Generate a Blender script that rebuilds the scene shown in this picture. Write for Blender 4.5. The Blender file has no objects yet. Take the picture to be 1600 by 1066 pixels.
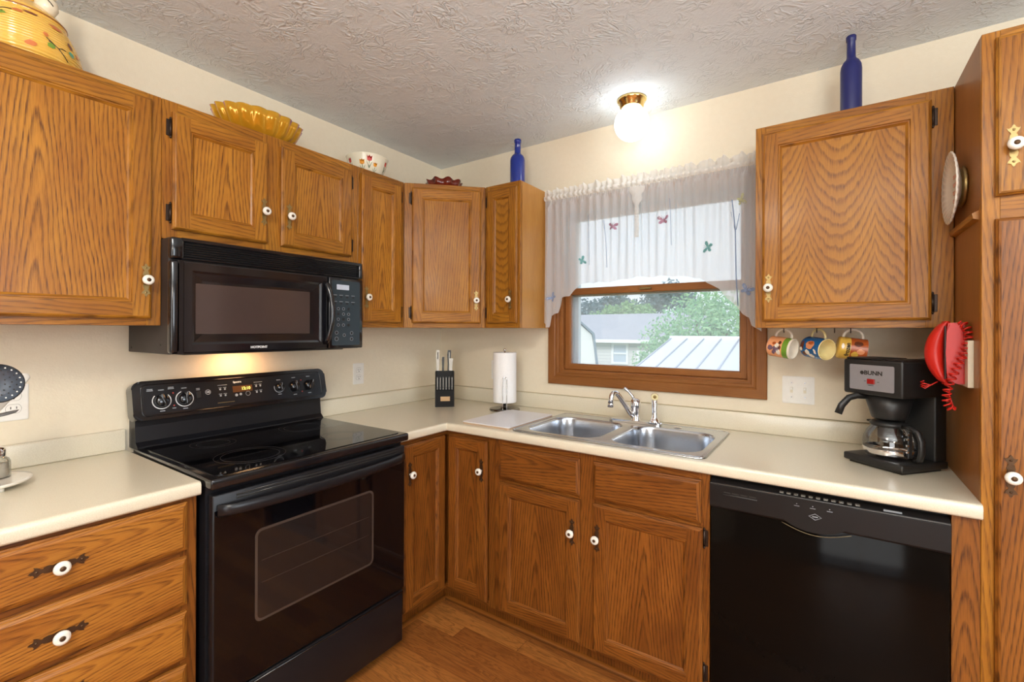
import bpy, bmesh, math, random
from mathutils import Vector, Matrix
random.seed(7)
PI = math.pi
SC = bpy.context.scene
COL = SC.collection

# ---------------------------------------------------------------- camera
cam_d = bpy.data.cameras.new('camera'); cam = bpy.data.objects.new('camera', cam_d); COL.objects.link(cam)
YAW, PITCH, ROLL = .6002, .0016, -.0031
cam.matrix_world = (Matrix.Translation((2.149, -2.2957, 1.3593)) @ Matrix.Rotation(YAW, 4, 'Z')
                    @ Matrix.Rotation(PI/2 + PITCH, 4, 'X') @ Matrix.Rotation(-ROLL, 4, 'Z'))
cam_d.sensor_fit = 'HORIZONTAL'; cam_d.sensor_width = 36.0
cam_d.lens = 723.76/1600*36.0
cam_d.shift_y = -(533-515.15)/1600
cam_d.clip_start = .02; cam_d.clip_end = 500
SC.camera = cam

# ---------------------------------------------------------------- colour management
SC.view_settings.view_transform = 'Standard'; SC.view_settings.look = 'None'
SC.view_settings.gamma = 1; SC.view_settings.use_curve_mapping = False
SC.view_settings.exposure = 0.0

# ---------------------------------------------------------------- world: bright overcast sky
W = bpy.data.worlds.new('sky'); SC.world = W; W.use_nodes = True
wn = W.node_tree; wn.nodes.clear()
wo = wn.nodes.new('ShaderNodeOutputWorld'); wb = wn.nodes.new('ShaderNodeBackground')
wt = wn.nodes.new('ShaderNodeTexCoord'); wnz = wn.nodes.new('ShaderNodeTexNoise'); wr = wn.nodes.new('ShaderNodeValToRGB')
wmp = wn.nodes.new('ShaderNodeMapping'); wmp.inputs['Scale'].default_value = (1, 1, 4)
wn.links.new(wt.outputs['Generated'], wmp.inputs[0]); wn.links.new(wmp.outputs[0], wnz.inputs['Vector'])
wnz.inputs['Scale'].default_value = 2.2; wnz.inputs['Detail'].default_value = 4
wr.color_ramp.elements[0].position = .35; wr.color_ramp.elements[0].color = (.74, .83, .95, 1)
wr.color_ramp.elements[1].position = .65; wr.color_ramp.elements[1].color = (.90, .93, .97, 1)
wn.links.new(wnz.outputs['Fac'], wr.inputs[0]); wn.links.new(wr.outputs[0], wb.inputs['Color'])
wb.inputs['Strength'].default_value = 1.55
wn.links.new(wb.outputs[0], wo.inputs[0])

# ---------------------------------------------------------------- large lights
def lamp(name, kind, loc, energy, color, size=.2, size_y=None, target=None, rad=None, spread=None):
    d = bpy.data.lights.new(name, kind); o = bpy.data.objects.new(name, d); COL.objects.link(o)
    d.energy = energy; d.color = color; o.location = loc
    if kind == 'AREA':
        d.shape = 'RECTANGLE' if size_y else 'SQUARE'; d.size = size
        if size_y: d.size_y = size_y
        if spread: d.spread = spread
    if rad is not None: d.shadow_soft_size = rad
    if target is not None:
        o.rotation_euler = (Vector(target)-Vector(loc)).to_track_quat('-Z', 'Y').to_euler()
    return o
# added fill lights, set in invented openings behind the camera and at the side
lamp('rear_fill_light', 'AREA', (3.0, -4.93, 1.25), 40, (.96, .96, .92), 1.7, 1.9, (3.0, 0, 1.25))
lamp('side_fill_light', 'AREA', (4.53, -1.9, 1.5), 36, (.85, .93, 1.0), 1.3, 1.2, (0, -1.9, 1.4))
# assumed unseen ceiling light, bare lamps added without fixture (behind and above the camera)
lamp('assumed_ceiling_light', 'AREA', (1.75, -2.75, 2.33), 14, (1.0, .86, .68), .5, .5, (1.75, -2.75, 0))
lamp('assumed_ceiling_point', 'POINT', (1.75, -2.75, 2.26), 24, (1.0, .86, .68), rad=.12)
lamp('ceiling_fill_uplight', 'AREA', (2.7, -3.0, 1.75), 92, (.92, .97, 1.0), .45, .45, (2.7, -3.0, 3))  # added uplight that brightens the ceiling, no floor lamp stands here
lamp('rear_fill_point', 'POINT', (3.4, -3.5, 2.0), 42, (1.0, .88, .74), rad=.15)  # added point fill light, unseen and without a fixture
sun = lamp('hazy_sun', 'SUN', (8, -8, 12), 3.6, (1, .97, .93)); sun.data.angle = .5; sun.rotation_euler = (math.radians(52), 0, math.radians(8))
p = lamp('window_daylight', 'AREA', (1.38, .12, 1.55), 1, (1, 1, 1), .95, .85, (1.38, -3, 1.5)); p.data.cycles.is_portal = True

# ================================================================ node helpers
def newmat(name):
    m = bpy.data.materials.new(name); m.use_nodes = True; nt = m.node_tree
    b = nt.nodes['Principled BSDF']; return m, nt, b
def N(nt, t, ins=None, **kw):
    n = nt.nodes.new('ShaderNode'+t)
    for k, v in kw.items(): setattr(n, k, v)
    for k, v in (ins or {}).items():
        if isinstance(v, bpy.types.NodeSocket): nt.links.new(v, n.inputs[k])
        else: n.inputs[k].default_value = v
    return n
def mth(nt, op, a, b=0.0, c=0.0):
    n = N(nt, 'Math', operation=op)
    for i, v in enumerate((a, b, c)):
        if isinstance(v, bpy.types.NodeSocket): nt.links.new(v, n.inputs[i])
        else: n.inputs[i].default_value = v
    return n.outputs[0]
def mixc(nt, f, a, b, blend='MIX'):
    n = N(nt, 'Mix', data_type='RGBA', blend_type=blend)
    for i, v in ((0, f), (6, a), (7, b)):
        if isinstance(v, bpy.types.NodeSocket): nt.links.new(v, n.inputs[i])
        else: n.inputs[i].default_value = v if i == 0 else (tuple(v)+(1,) if len(v) == 3 else v)
    return n.outputs[2]
def ramp(nt, f, stops):
    n = N(nt, 'ValToRGB'); nt.links.new(f, n.inputs[0]); e = n.color_ramp.elements
    while len(e) < len(stops): e.new(.5)
    for q, (pos, c) in zip(e, stops): q.position = pos; q.color = tuple(c)+(1,) if len(c) == 3 else c
    return n.outputs[0]
def lin(r, g, b):
    f = lambda c: (c/255/12.92) if c/255 <= .04045 else ((c/255+.055)/1.055)**2.4
    return (f(r), f(g), f(b))
def plain(name, col, rough=.5, metal=0.0, bump=0, bscale=60, coat=0, spec=None, **kw):
    m, nt, b = newmat(name)
    b.inputs['Roughness'].default_value = rough; b.inputs['Metallic'].default_value = metal
    tc = N(nt, 'TexCoord'); nz = N(nt, 'TexNoise', {'Vector': tc.outputs['Object'], 'Scale': bscale, 'Detail': 3})
    c = mixc(nt, nz.outputs['Fac'], [x*.95 for x in col], [min(1, x*1.05) for x in col]); nt.links.new(c, b.inputs['Base Color'])
    if bump: nt.links.new(N(nt, 'Bump', {'Height': nz.outputs['Fac'], 'Strength': bump, 'Distance': .002}).outputs[0], b.inputs['Normal'])
    if coat: b.inputs['Coat Weight'].default_value = coat; b.inputs['Coat Roughness'].default_value = .08
    if spec is not None: b.inputs['Specular IOR Level'].default_value = spec
    for k, v in kw.items(): b.inputs[k.replace('_', ' ')].default_value = v
    return m
def emis(name, col, s):
    m, nt, b = newmat(name); b.inputs['Base Color'].default_value = tuple(col)+(1,)
    b.inputs['Emission Color'].default_value = tuple(col)+(1,); b.inputs['Emission Strength'].default_value = s; return m

def oak(name, light, mid, dark, ring=1.0, rough=.36, pp=.21, contrast=1.0, slope=.07, k=1.0, para=0):
    """Stained oak. UV are metres: V runs along the grain, U across it."""
    m, nt, b = newmat(name)
    uv = N(nt, 'UVMap').outputs[0]; s = N(nt, 'SeparateXYZ', {0: uv}); u, v = s.outputs[0], s.outputs[1]
    rnd = N(nt, 'ObjectInfo').outputs['Random']
    warp = N(nt, 'TexNoise', {'Vector': N(nt, 'CombineXYZ', {0: mth(nt, 'MULTIPLY', u, 9), 1: mth(nt, 'MULTIPLY', v, 2.2), 2: mth(nt, 'MULTIPLY', rnd, 30)}).outputs[0], 'Scale': 1, 'Detail': 2}).outputs['Fac']
    w = mth(nt, 'SUBTRACT', warp, .5)
    uu = mth(nt, 'PINGPONG', mth(nt, 'ADD', mth(nt, 'ADD', u, mth(nt, 'MULTIPLY', w, .026)), 10*pp*2), pp)
    vv = mth(nt, 'MULTIPLY', mth(nt, 'ADD', v, mth(nt, 'MULTIPLY', rnd, .35)), slope)
    r = mth(nt, 'ADD', mth(nt, 'MULTIPLY', mth(nt, 'SQRT', mth(nt, 'ADD', mth(nt, 'MULTIPLY', uu, uu), .00025)), k), vv)
    if para: r = mth(nt, 'SUBTRACT', vv, mth(nt, 'MULTIPLY', mth(nt, 'MULTIPLY', uu, uu), slope*para))
    fine = N(nt, 'TexNoise', {'Vector': N(nt, 'CombineXYZ', {0: mth(nt, 'MULTIPLY', u, 60), 1: mth(nt, 'MULTIPLY', v, 9), 2: rnd}).outputs[0], 'Scale': 1, 'Detail': 3}).outputs['Fac']
    ph = mth(nt, 'ADD', mth(nt, 'MULTIPLY', r, 125*ring), mth(nt, 'ADD', mth(nt, 'MULTIPLY', w, 1.6), mth(nt, 'MULTIPLY', fine, .8)))
    saw = mth(nt, 'FRACT', ph)
    band = ramp(nt, saw, [(0, (0, 0, 0)), (.45, (.12,)*3), (.78, (1, 1, 1)), (.9, (.75,)*3), (1, (0, 0, 0))])
    pore = N(nt, 'TexNoise', {'Vector': N(nt, 'CombineXYZ', {0: mth(nt, 'MULTIPLY', u, 650), 1: mth(nt, 'MULTIPLY', v, 22), 2: rnd}).outputs[0], 'Scale': 1, 'Detail': 2}).outputs['Fac']
    pr = ramp(nt, pore, [(.38, (1, 1, 1)), (.55, (0, 0, 0))])
    blot = N(nt, 'TexNoise', {'Vector': N(nt, 'CombineXYZ', {0: mth(nt, 'MULTIPLY', u, 14), 1: mth(nt, 'MULTIPLY', v, 3), 2: mth(nt, 'MULTIPLY', rnd, 50)}).outputs[0], 'Scale': 1, 'Detail': 3}).outputs['Fac']
    c = mixc(nt, ramp(nt, blot, [(.3, (0, 0, 0)), (.7, (1, 1, 1))]), light, mid)
    f = mth(nt, 'MULTIPLY', mth(nt, 'MULTIPLY', band, mth(nt, 'ADD', mth(nt, 'MULTIPLY', pr, .55), .38)), .78*contrast)
    c = mixc(nt, f, c, dark)
    c = mixc(nt, mth(nt, 'MULTIPLY', pr, .16*contrast), c, dark)
    hs = N(nt, 'HueSaturation', {'Color': c, 'Value': mth(nt, 'ADD', mth(nt, 'MULTIPLY', rnd, .16), .92)})
    nt.links.new(hs.outputs[0], b.inputs['Base Color'])
    b.inputs['Roughness'].default_value = rough; b.inputs['Specular IOR Level'].default_value = .28; b.inputs['Coat Weight'].default_value = .08; b.inputs['Coat Roughness'].default_value = .15
    bh = mth(nt, 'ADD', mth(nt, 'MULTIPLY', pr, -.6), mth(nt, 'MULTIPLY', band, -.5))
    nt.links.new(N(nt, 'Bump', {'Height': bh, 'Strength': .25, 'Distance': .0006}).outputs[0], b.inputs['Normal'])
    return m

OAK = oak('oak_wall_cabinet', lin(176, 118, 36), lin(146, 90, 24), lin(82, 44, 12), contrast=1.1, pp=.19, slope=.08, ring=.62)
OAKP = oak('oak_cathedral_panel', lin(178, 121, 38), lin(158, 101, 28), lin(82, 46, 14), ring=.9, pp=.098, contrast=1.2, slope=.20, para=17)
OAKB = oak('oak_base_shaded', lin(142, 84, 29), lin(110, 60, 18), lin(52, 25, 7), contrast=1.2, pp=.17, slope=.09, ring=.7)  # darker copy of the oak, shade on the lower cabinets put into its colour
OAKV = oak('oak_straight_panel', lin(184, 125, 40), lin(160, 100, 28), lin(84, 46, 14), contrast=1.4, pp=.24, slope=.075, ring=.75)
OAKS = oak('oak_side_panel', lin(160, 104, 50), lin(146, 92, 42), lin(104, 60, 26), contrast=.5, rough=.42)
CASE = oak('stained_window_casing', lin(150, 96, 48), lin(132, 80, 36), lin(92, 52, 22), contrast=.4, rough=.38)

# painted wall, orange-peel
def wallmat():
    m, nt, b = newmat('cream_painted_wall')
    tc = N(nt, 'TexCoord').outputs['Object']
    nz = N(nt, 'TexNoise', {'Vector': tc, 'Scale': 150, 'Detail': 2}); n2 = N(nt, 'TexNoise', {'Vector': tc, 'Scale': 45, 'Detail': 2})
    c = mixc(nt, n2.outputs['Fac'], lin(228, 216, 192), lin(234, 223, 200)); nt.links.new(c, b.inputs['Base Color'])
    h = mth(nt, 'ADD', nz.outputs['Fac'], mth(nt, 'MULTIPLY', n2.outputs['Fac'], .8))
    nt.links.new(N(nt, 'Bump', {'Height': h, 'Strength': .28, 'Distance': .002}).outputs[0], b.inputs['Normal'])
    b.inputs['Roughness'].default_value = .55; return m
def ceilmat():
    m, nt, b = newmat('stomped_ceiling_plaster')
    tc = N(nt, 'TexCoord').outputs['Object']
    d = N(nt, 'TexNoise', {'Vector': tc, 'Scale': 5, 'Detail': 2}).outputs['Color']
    sc = N(nt, 'VectorMath', {0: d}, operation='SCALE'); sc.inputs['Scale'].default_value = .16
    ad = N(nt, 'VectorMath', {0: tc, 1: sc.outputs[0]}, operation='ADD').outputs[0]
    n1 = N(nt, 'TexNoise', {'Vector': ad, 'Scale': 30, 'Detail': 3, 'Distortion': .8}).outputs['Fac']
    ridge = mth(nt, 'SUBTRACT', 1, mth(nt, 'MULTIPLY', mth(nt, 'ABSOLUTE', mth(nt, 'SUBTRACT', n1, .5)), 9), 0)
    ridge = mth(nt, 'MAXIMUM', ridge, 0)
    msk = N(nt, 'TexNoise', {'Vector': tc, 'Scale': 9, 'Detail': 2}).outputs['Fac']
    ridge = mth(nt, 'MULTIPLY', ridge, ramp(nt, msk, [(.42, (.12,)*3), (.6, (1, 1, 1))]))
    n3 = N(nt, 'TexNoise', {'Vector': tc, 'Scale': 110, 'Detail': 2}).outputs['Fac']
    h = mth(nt, 'ADD', ridge, mth(nt, 'MULTIPLY', n3, .35))
    nt.links.new(N(nt, 'Bump', {'Height': h, 'Strength': .62, 'Distance': .005}).outputs[0], b.inputs['Normal'])
    b.inputs['Base Color'].default_value = lin(226, 233, 236)+(1,); b.inputs['Roughness'].default_value = .7; return m
def floormat():
    m, nt, b = newmat('oak_plank_floor')
    tc = N(nt, 'TexCoord').outputs['Object']; s = N(nt, 'SeparateXYZ', {0: tc}); x, y = s.outputs[0], s.outputs[1]
    pw = .083
    row = mth(nt, 'FLOOR', mth(nt, 'DIVIDE', y, pw)); rr = N(nt, 'TexWhiteNoise', {'W': row}, noise_dimensions='1D').outputs['Value']
    xs = mth(nt, 'DIVIDE', mth(nt, 'ADD', x, mth(nt, 'MULTIPLY', rr, 5)), .62); colm = mth(nt, 'FLOOR', xs)
    pid = N(nt, 'TexWhiteNoise', {'Vector': N(nt, 'CombineXYZ', {0: row, 1: colm}).outputs[0]}, noise_dimensions='3D').outputs['Value']
    gv = N(nt, 'CombineXYZ', {0: mth(nt, 'MULTIPLY', x, 3.5), 1: mth(nt, 'MULTIPLY', y, 34), 2: mth(nt, 'MULTIPLY', pid, 40)}).outputs[0]
    g = N(nt, 'TexNoise', {'Vector': gv, 'Scale': 1, 'Detail': 4, 'Distortion': 1.2}).outputs['Fac']
    rings = mth(nt, 'FRACT', mth(nt, 'MULTIPLY', g, 7))
    c = mixc(nt, pid, lin(140, 80, 34), lin(184, 118, 56))
    c = mixc(nt, mth(nt, 'MULTIPLY', ramp(nt, rings, [(.3, (0, 0, 0)), (.85, (1, 1, 1)), (1, (0, 0, 0))]), .55), c, lin(84, 42, 16))
    fy = mth(nt, 'FRACT', mth(nt, 'DIVIDE', y, pw)); fx = mth(nt, 'FRACT', xs)
    gap = mth(nt, 'MAXIMUM', mth(nt, 'LESS_THAN', fy, .018), mth(nt, 'LESS_THAN', fx, .004))
    c = mixc(nt, mth(nt, 'MULTIPLY', gap, .55), c, lin(70, 32, 14)); nt.links.new(c, b.inputs['Base Color'])
    b.inputs['Roughness'].default_value = .38; return m
WALL, CEIL, FLOOR = wallmat(), ceilmat(), floormat(); TAUPE = plain('taupe_unseen_wall', lin(140, 122, 100), .7)  # unseen walls coloured dark to dim reflections in the black appliances
def laminate(name, c1, c2, rough):
    m, nt, b = newmat(name); tc = N(nt, 'TexCoord').outputs['Object']
    n = N(nt, 'TexNoise', {'Vector': tc, 'Scale': 420, 'Detail': 3}).outputs['Fac']
    nt.links.new(mixc(nt, ramp(nt, n, [(.4, (0, 0, 0)), (.6, (1, 1, 1))]), c1, c2), b.inputs['Base Color'])
    b.inputs['Roughness'].default_value = rough; b.inputs['Coat Weight'].default_value = .6; b.inputs['Coat Roughness'].default_value = .22; return m
LAM = laminate('cream_laminate', lin(218, 209, 186), lin(228, 220, 199), .3)
CAULK = plain('caulk', lin(190, 176, 140), .6)
BLACK = plain('black_enamel', (.006, .006, .008), .16, coat=.5)
BLACKM = plain('black_satin_metal', (.008, .008, .010), .30, spec=.4)
BLACKP = plain('black_plastic', (.012, .012, .012), .42)
SIDEP = plain('dark_brown_sheet_metal', (.03, .024, .022), .5)
GLASSB = plain('black_ceramic_glass', (.002, .002, .003), .05)
OVENW = plain('smoked_oven_glass', (.016, .011, .010), .06)
OVENB = plain('dark_brown_glass_border', (.06, .042, .034), .12)
MWWIN = plain('perforated_microwave_window', (.055, .038, .034), .12)
DWBLK = plain('black_dishwasher_panel', (.004, .003, .0025), .09, spec=.10)
DWCP = plain('charcoal_plastic', (.010, .009, .009), .36, spec=.25)
GREYP = plain('dark_blue_grey_panel', (.022, .035, .045), .3)
CHROME = plain('chrome', (.8, .8, .82), .10, 1)
KSTEEL = plain('dull_knife_steel', (.30, .28, .25), .42, .8)
DCHROME = plain('dark_chrome', (.30, .29, .28), .18, 1)
STEEL = plain('brushed_stainless_steel', (.56, .59, .64), .24, 1)  # blue tint in the colour stands in for cool window light
BRONZE = plain('antique_bronze', (.10, .055, .028), .45, .8, bump=.2, bscale=200)
BRASS = plain('antique_brass', (.34, .24, .10), .4, 1, bump=.2, bscale=200)
HINGE = plain('dark_bronze_hinge', (.045, .028, .02), .4, .7)
PORC = plain('white_porcelain', lin(238, 234, 224), .12, coat=.4)
WHITE = plain('white_plastic', lin(236, 234, 228), .35)
ALMOND = plain('almond_plastic', lin(226, 218, 196), .4)
MARKW = plain('white_print', lin(225, 225, 225), .5)
MARKG = plain('grey_print', lin(150, 155, 160), .5)
DARKG = plain('dark_slot', (.02, .018, .016), .6)
RED = plain('red_plastic', lin(188, 30, 18), .34, spec=.4)
PAPER = plain('paper_towel', lin(243, 243, 243), .9, bump=.5, bscale=160)
VINYL = plain('white_vinyl', lin(225, 232, 238), .4)
def thinglass(name, tint, refl=.08, rough=0.0, haze=0):
    m, nt, b = newmat(name); nt.nodes.remove(b); out = nt.nodes['Material Output']
    t = N(nt, 'BsdfTransparent', {'Color': tuple(tint)+(1,)}); veil = N(nt, 'MixShader', {0: haze, 1: t.outputs[0], 2: N(nt, 'BsdfTranslucent', {'Color': (.9, .92, .95, 1)}).outputs[0]}) if haze else t; g = N(nt, 'BsdfGlossy', {'Roughness': rough})
    lw = N(nt, 'LayerWeight', {'Blend': .25}); f = mth(nt, 'ADD', mth(nt, 'MULTIPLY', lw.outputs['Fresnel'], .6), refl)
    mx = N(nt, 'MixShader', {0: f, 1: veil.outputs[0], 2: g.outputs[0]}); nt.links.new(mx.outputs[0], out.inputs[0]); return m
PANE = thinglass('window_glass', (.96, .98, 1), .02, haze=.2)  # haze built into the glass as a translucent veil that washes out the view
CLEAR = thinglass('clear_glass', (.86, .87, .86), .12, .02)

# ================================================================ mesh builder
FR = Matrix(((1, 0, 0, 0), (0, 0, -1, 0), (0, 1, 0, 0), (0, 0, 0, 1)))      # x right, y up, z towards the front (local -y)
def T(*a): return Matrix.Translation(a)
def R(ax, deg): return Matrix.Rotation(math.radians(deg), 4, ax)
def front(x, y, z): return T(x, y, z) @ FR
_txt = {}
class MB:
    def __init__(s): s.bm = bmesh.new(); s.uv = s.bm.loops.layers.uv.new('UVMap'); s.mats = []
    def mi(s, m):
        if m not in s.mats: s.mats.append(m)
        return s.mats.index(m)
    def uvproj(s, faces, grain, off):
        gi = 'xyz'.index(grain)
        for f in faces:
            n = f.normal; k = max(range(3), key=lambda i: abs(n[i]))
            oth = [i for i in range(3) if i != gi and i != k]
            if k == gi: a, bb = [i for i in range(3) if i != gi]
            else: a, bb = oth[0], gi
            for l in f.loops: l[s.uv].uv = (l.vert.co[a]-off[0], l.vert.co[bb]-off[1])
    def merge(s, bm, mat, grain='z', off=(0, 0), M=None, smooth=False):
        bm.normal_update(); uv = bm.loops.layers.uv.verify(); t = MB.__new__(MB); t.uv = uv
        t.uvproj(bm.faces, grain, off)
        idx = s.mi(mat) if mat else None
        vm = {}
        for v in bm.verts: vm[v] = s.bm.verts.new(M @ v.co if M else v.co)
        flip = M is not None and M.determinant() < 0
        for f in bm.faces:
            vs = [vm[v] for v in f.verts]; uvs = [tuple(l[uv].uv) for l in f.loops]
            if flip: vs.reverse(); uvs.reverse()
            try: nf = s.bm.faces.new(vs)
            except ValueError: continue
            nf.smooth = smooth or f.smooth
            if idx is not None: nf.material_index = idx
            for l, w in zip(nf.loops, uvs): l[s.uv].uv = w
        bm.free(); return s
    def box(s, lo, hi, mat, grain='z', bev=0.0, seg=1, off=None, M=None):
        bm = bmesh.new(); lo, hi = Vector(lo), Vector(hi)
        lo, hi = Vector(map(min, lo, hi)), Vector(map(max, lo, hi))
        bmesh.ops.create_cube(bm, size=1)
        for v in bm.verts: v.co = Vector([(lo[i]+hi[i])/2+v.co[i]*(hi[i]-lo[i]) for i in range(3)])
        if bev: bmesh.ops.bevel(bm, geom=bm.edges[:], offset=bev, segments=seg, profile=.5, affect='EDGES')
        if off is None: off = (random.uniform(-.5, .5), random.uniform(-.5, .5))
        return s.merge(bm, mat, grain, off, M, smooth=seg > 1 and bev > 0)
    def prism(s, pts, d0, d1, mat, M=None, bev=0, grain='z', smooth=False, off=(0, 0)):
        """polygon in (x,y) extruded in z from d0 to d1"""
        bm = bmesh.new(); a = [bm.verts.new((p[0], p[1], d0)) for p in pts]; b = [bm.verts.new((p[0], p[1], d1)) for p in pts]
        n = len(pts); ar = sum(pts[i][0]*pts[(i+1) % n][1]-pts[(i+1) % n][0]*pts[i][1] for i in range(n))
        top = bm.faces.new(b if ar*(d1-d0) > 0 else b[::-1]); bm.faces.new(a[::-1] if ar*(d1-d0) > 0 else a)
        for i in range(n):
            q = [a[i], a[(i+1) % n], b[(i+1) % n], b[i]]
            f = bm.faces.new(q if ar*(d1-d0) > 0 else q[::-1]); f.smooth = smooth
        if bev: bmesh.ops.bevel(bm, geom=list(top.edges), offset=bev, segments=2, affect='EDGES')
        return s.merge(bm, mat, grain, off, M)
    def lathe(s, prof, mat, M=None, seg=32, smooth=True, mod=None, ang=2*PI, sx=1, sy=1):
        """prof list of (r,z), revolved about z"""
        bm = bmesh.new(); rings = []
        full = abs(ang-2*PI) < 1e-6; ns = seg if full else seg+1
        for (r, z) in prof:
            if r < 1e-6: rings.append([bm.verts.new((0, 0, z))]); continue
            rg = []
            for i in range(ns):
                t = ang*i/seg; rr = r*(mod(t, z, r) if mod else 1); rg.append(bm.verts.new((rr*math.cos(t)*sx, rr*math.sin(t)*sy, z)))
            rings.append(rg)
        for a, b in zip(rings, rings[1:]):
            for i in range(seg):
                j = (i+1) % ns if full else i+1
                if len(a) == 1 and len(b) == 1: continue
                if len(a) == 1: f = bm.faces.new((a[0], b[j], b[i]))
                elif len(b) == 1: f = bm.faces.new((a[i], a[j], b[0]))
                else: f = bm.faces.new((a[i], a[j], b[j], b[i]))
                f.smooth = smooth
        return s.merge(bm, mat, 'z', (0, 0), M)
    def cyl(s, p0, p1, r, mat, r1=None, seg=20, M=None, bev=0):
        p0, p1 = Vector(p0), Vector(p1); d = p1-p0; L = d.length; r1 = r if r1 is None else r1
        q = d.to_track_quat('Z', 'Y').to_matrix().to_4x4(); MM = T(*p0) @ q
        if M: MM = M @ MM
        if bev: pf = [(0, 0), (r-bev, 0), (r, bev), (r1, L-bev), (r1-bev, L), (0, L)]
        else: pf = [(0, 0), (r, 0), (r1, L), (0, L)]
        bm = bmesh.new(); rings = []
        for (rr, z) in pf:
            rings.append([bm.verts.new((0, 0, z))] if rr < 1e-7 else [bm.verts.new((rr*math.cos(2*PI*i/seg), rr*math.sin(2*PI*i/seg), z)) for i in range(seg)])
        for k, (a, b) in enumerate(zip(rings, rings[1:])):
            for i in range(seg):
                j = (i+1) % seg
                if len(a) == 1: f = bm.faces.new((a[0], b[j], b[i]))
                elif len(b) == 1: f = bm.faces.new((a[i], a[j], b[0]))
                else: f = bm.faces.new((a[i], a[j], b[j], b[i])); f.smooth = (pf[k][1] != pf[k+1][1])
        return s.merge(bm, mat, 'z', (0, 0), MM)
    def tube(s, pts, r, mat, seg=10, M=None, closed=False, flat=1.0, up=(0, 0, 1), smooth=True):
        """r: number or list; flat scales the second axis"""
        pts = [Vector(p) for p in pts]; n = len(pts); bm = bmesh.new(); rings = []; prev = None
        for i, p in enumerate(pts):
            a = pts[(i-1) % n] if (closed or i) else p; c = pts[(i+1) % n] if (closed or i < n-1) else p
            t = (c-a).normalized()
            if prev is None:
                ref = Vector(up); ref = ref if abs(ref.dot(t)) < .95 else Vector((1, 0, 0)) if abs(t.x) < .9 else Vector((0, 1, 0))
                e1 = (ref-t*ref.dot(t)).normalized()
            else: e1 = (prev-t*prev.dot(t)).normalized()
            prev = e1; e2 = t.cross(e1); rr = r[i] if isinstance(r, (list, tuple)) else r
            rings.append([bm.verts.new(p+e1*math.cos(2*PI*k/seg)*rr+e2*math.sin(2*PI*k/seg)*rr*flat) for k in range(seg)])
        pr = list(zip(rings, rings[1:]))+([(rings[-1], rings[0])] if closed else [])
        for a, b in pr:
            for k in range(seg):
                f = bm.faces.new((a[k], a[(k+1) % seg], b[(k+1) % seg], b[k])); f.smooth = smooth
        if not closed: bm.faces.new(rings[0][::-1]); bm.faces.new(rings[-1])
        return s.merge(bm, mat, 'z', (0, 0), M)
    def ring(s, x0, x1, z0, z1, prof, mat, M=None):
        """mitred sweep of prof [(inset, y)] round a rectangle in the xz plane; front is -y"""
        bm = bmesh.new(); uv = bm.loops.layers.uv.verify(); R_ = []
        for (i, y) in prof: R_.append([bm.verts.new(c) for c in ((x0+i, y, z0+i), (x1-i, y, z0+i), (x1-i, y, z1-i), (x0+i, y, z1-i))])
        off = [random.uniform(-.5, .5) for _ in range(8)]
        idx = s.mi(mat); vm = {v: s.bm.verts.new(M @ v.co if M else v.co) for v in bm.verts}
        for a, b in zip(R_, R_[1:]):
            for k in range(4):
                q = [a[k], a[(k+1) % 4], b[(k+1) % 4], b[k]]; f = s.bm.faces.new([vm[v] for v in q]); f.material_index = idx
                for l, v in zip(f.loops, q):
                    c = v.co; l[s.uv].uv = (c.z+c.y-off[k], c.x-off[k+4]) if k in (0, 2) else (c.x+c.y-off[k], c.z-off[k+4])
        bm.free(); return s
    def quad(s, x0, x1, z0, z1, y, mat, grain='z', off=None):
        off = off or (random.uniform(-.5, .5), random.uniform(-.5, .5)); idx = s.mi(mat)
        cs = [(x0, y, z0), (x1, y, z0), (x1, y, z1), (x0, y, z1)]; f = s.bm.faces.new([s.bm.verts.new(c) for c in cs]); f.material_index = idx
        for l, c in zip(f.loops, cs): l[s.uv].uv = (c[0]-off[0], c[2]-off[1]) if grain == 'z' else (c[2]-off[0], c[0]-off[1])
        return s
    def sheet(s, rows, mat, M=None, smooth=True, closed=False):
        vs = [[s.bm.verts.new(M @ Vector(p) if M else Vector(p)) for p in r] for r in rows]; idx = s.mi(mat)
        for j, (a, b) in enumerate(zip(vs, vs[1:])):
            n = len(a)
            for i in range(n if closed else n-1):
                k = (i+1) % n; f = s.bm.faces.new((a[i], a[k], b[k], b[i])); f.smooth = smooth; f.material_index = idx
                for l in f.loops: l[s.uv].uv = (i*.01, j*.01)
        return s
    def text(s, txt, size, mat, M, ext=.0003, align='CENTER', bold=0.0, sx=1.0):
        cu = bpy.data.curves.new('t', 'FONT'); cu.body = txt; cu.size = size; cu.extrude = ext; cu.offset = bold
        cu.align_x = align; cu.align_y = 'CENTER'; cu.resolution_u = 3
        ob = bpy.data.objects.new('t', cu); COL.objects.link(ob); bpy.context.view_layer.update()
        me = bpy.data.meshes.new_from_object(ob.evaluated_get(bpy.context.evaluated_depsgraph_get()))
        bm = bmesh.new(); bm.from_mesh(me); bpy.data.objects.remove(ob); bpy.data.curves.remove(cu); bpy.data.meshes.remove(me)
        MM = M @ Matrix.Diagonal((sx, 1, 1, 1)); s.merge(bm, mat, 'z', (0, 0), MM); return s
    def build(s, name, parent=None, label=None, M=None, origin=None):
        if M: s.bm.transform(M)
        if origin is not None: s.bm.transform(T(*[-c for c in origin]))
        me = bpy.data.meshes.new(name); s.bm.to_mesh(me); s.bm.free()
        for m in s.mats: me.materials.append(m)
        o = bpy.data.objects.new(name, me); COL.objects.link(o)
        if parent: o.parent = parent
        if origin is not None: o.location = origin
        if label: o['label'] = label
        return o
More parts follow.
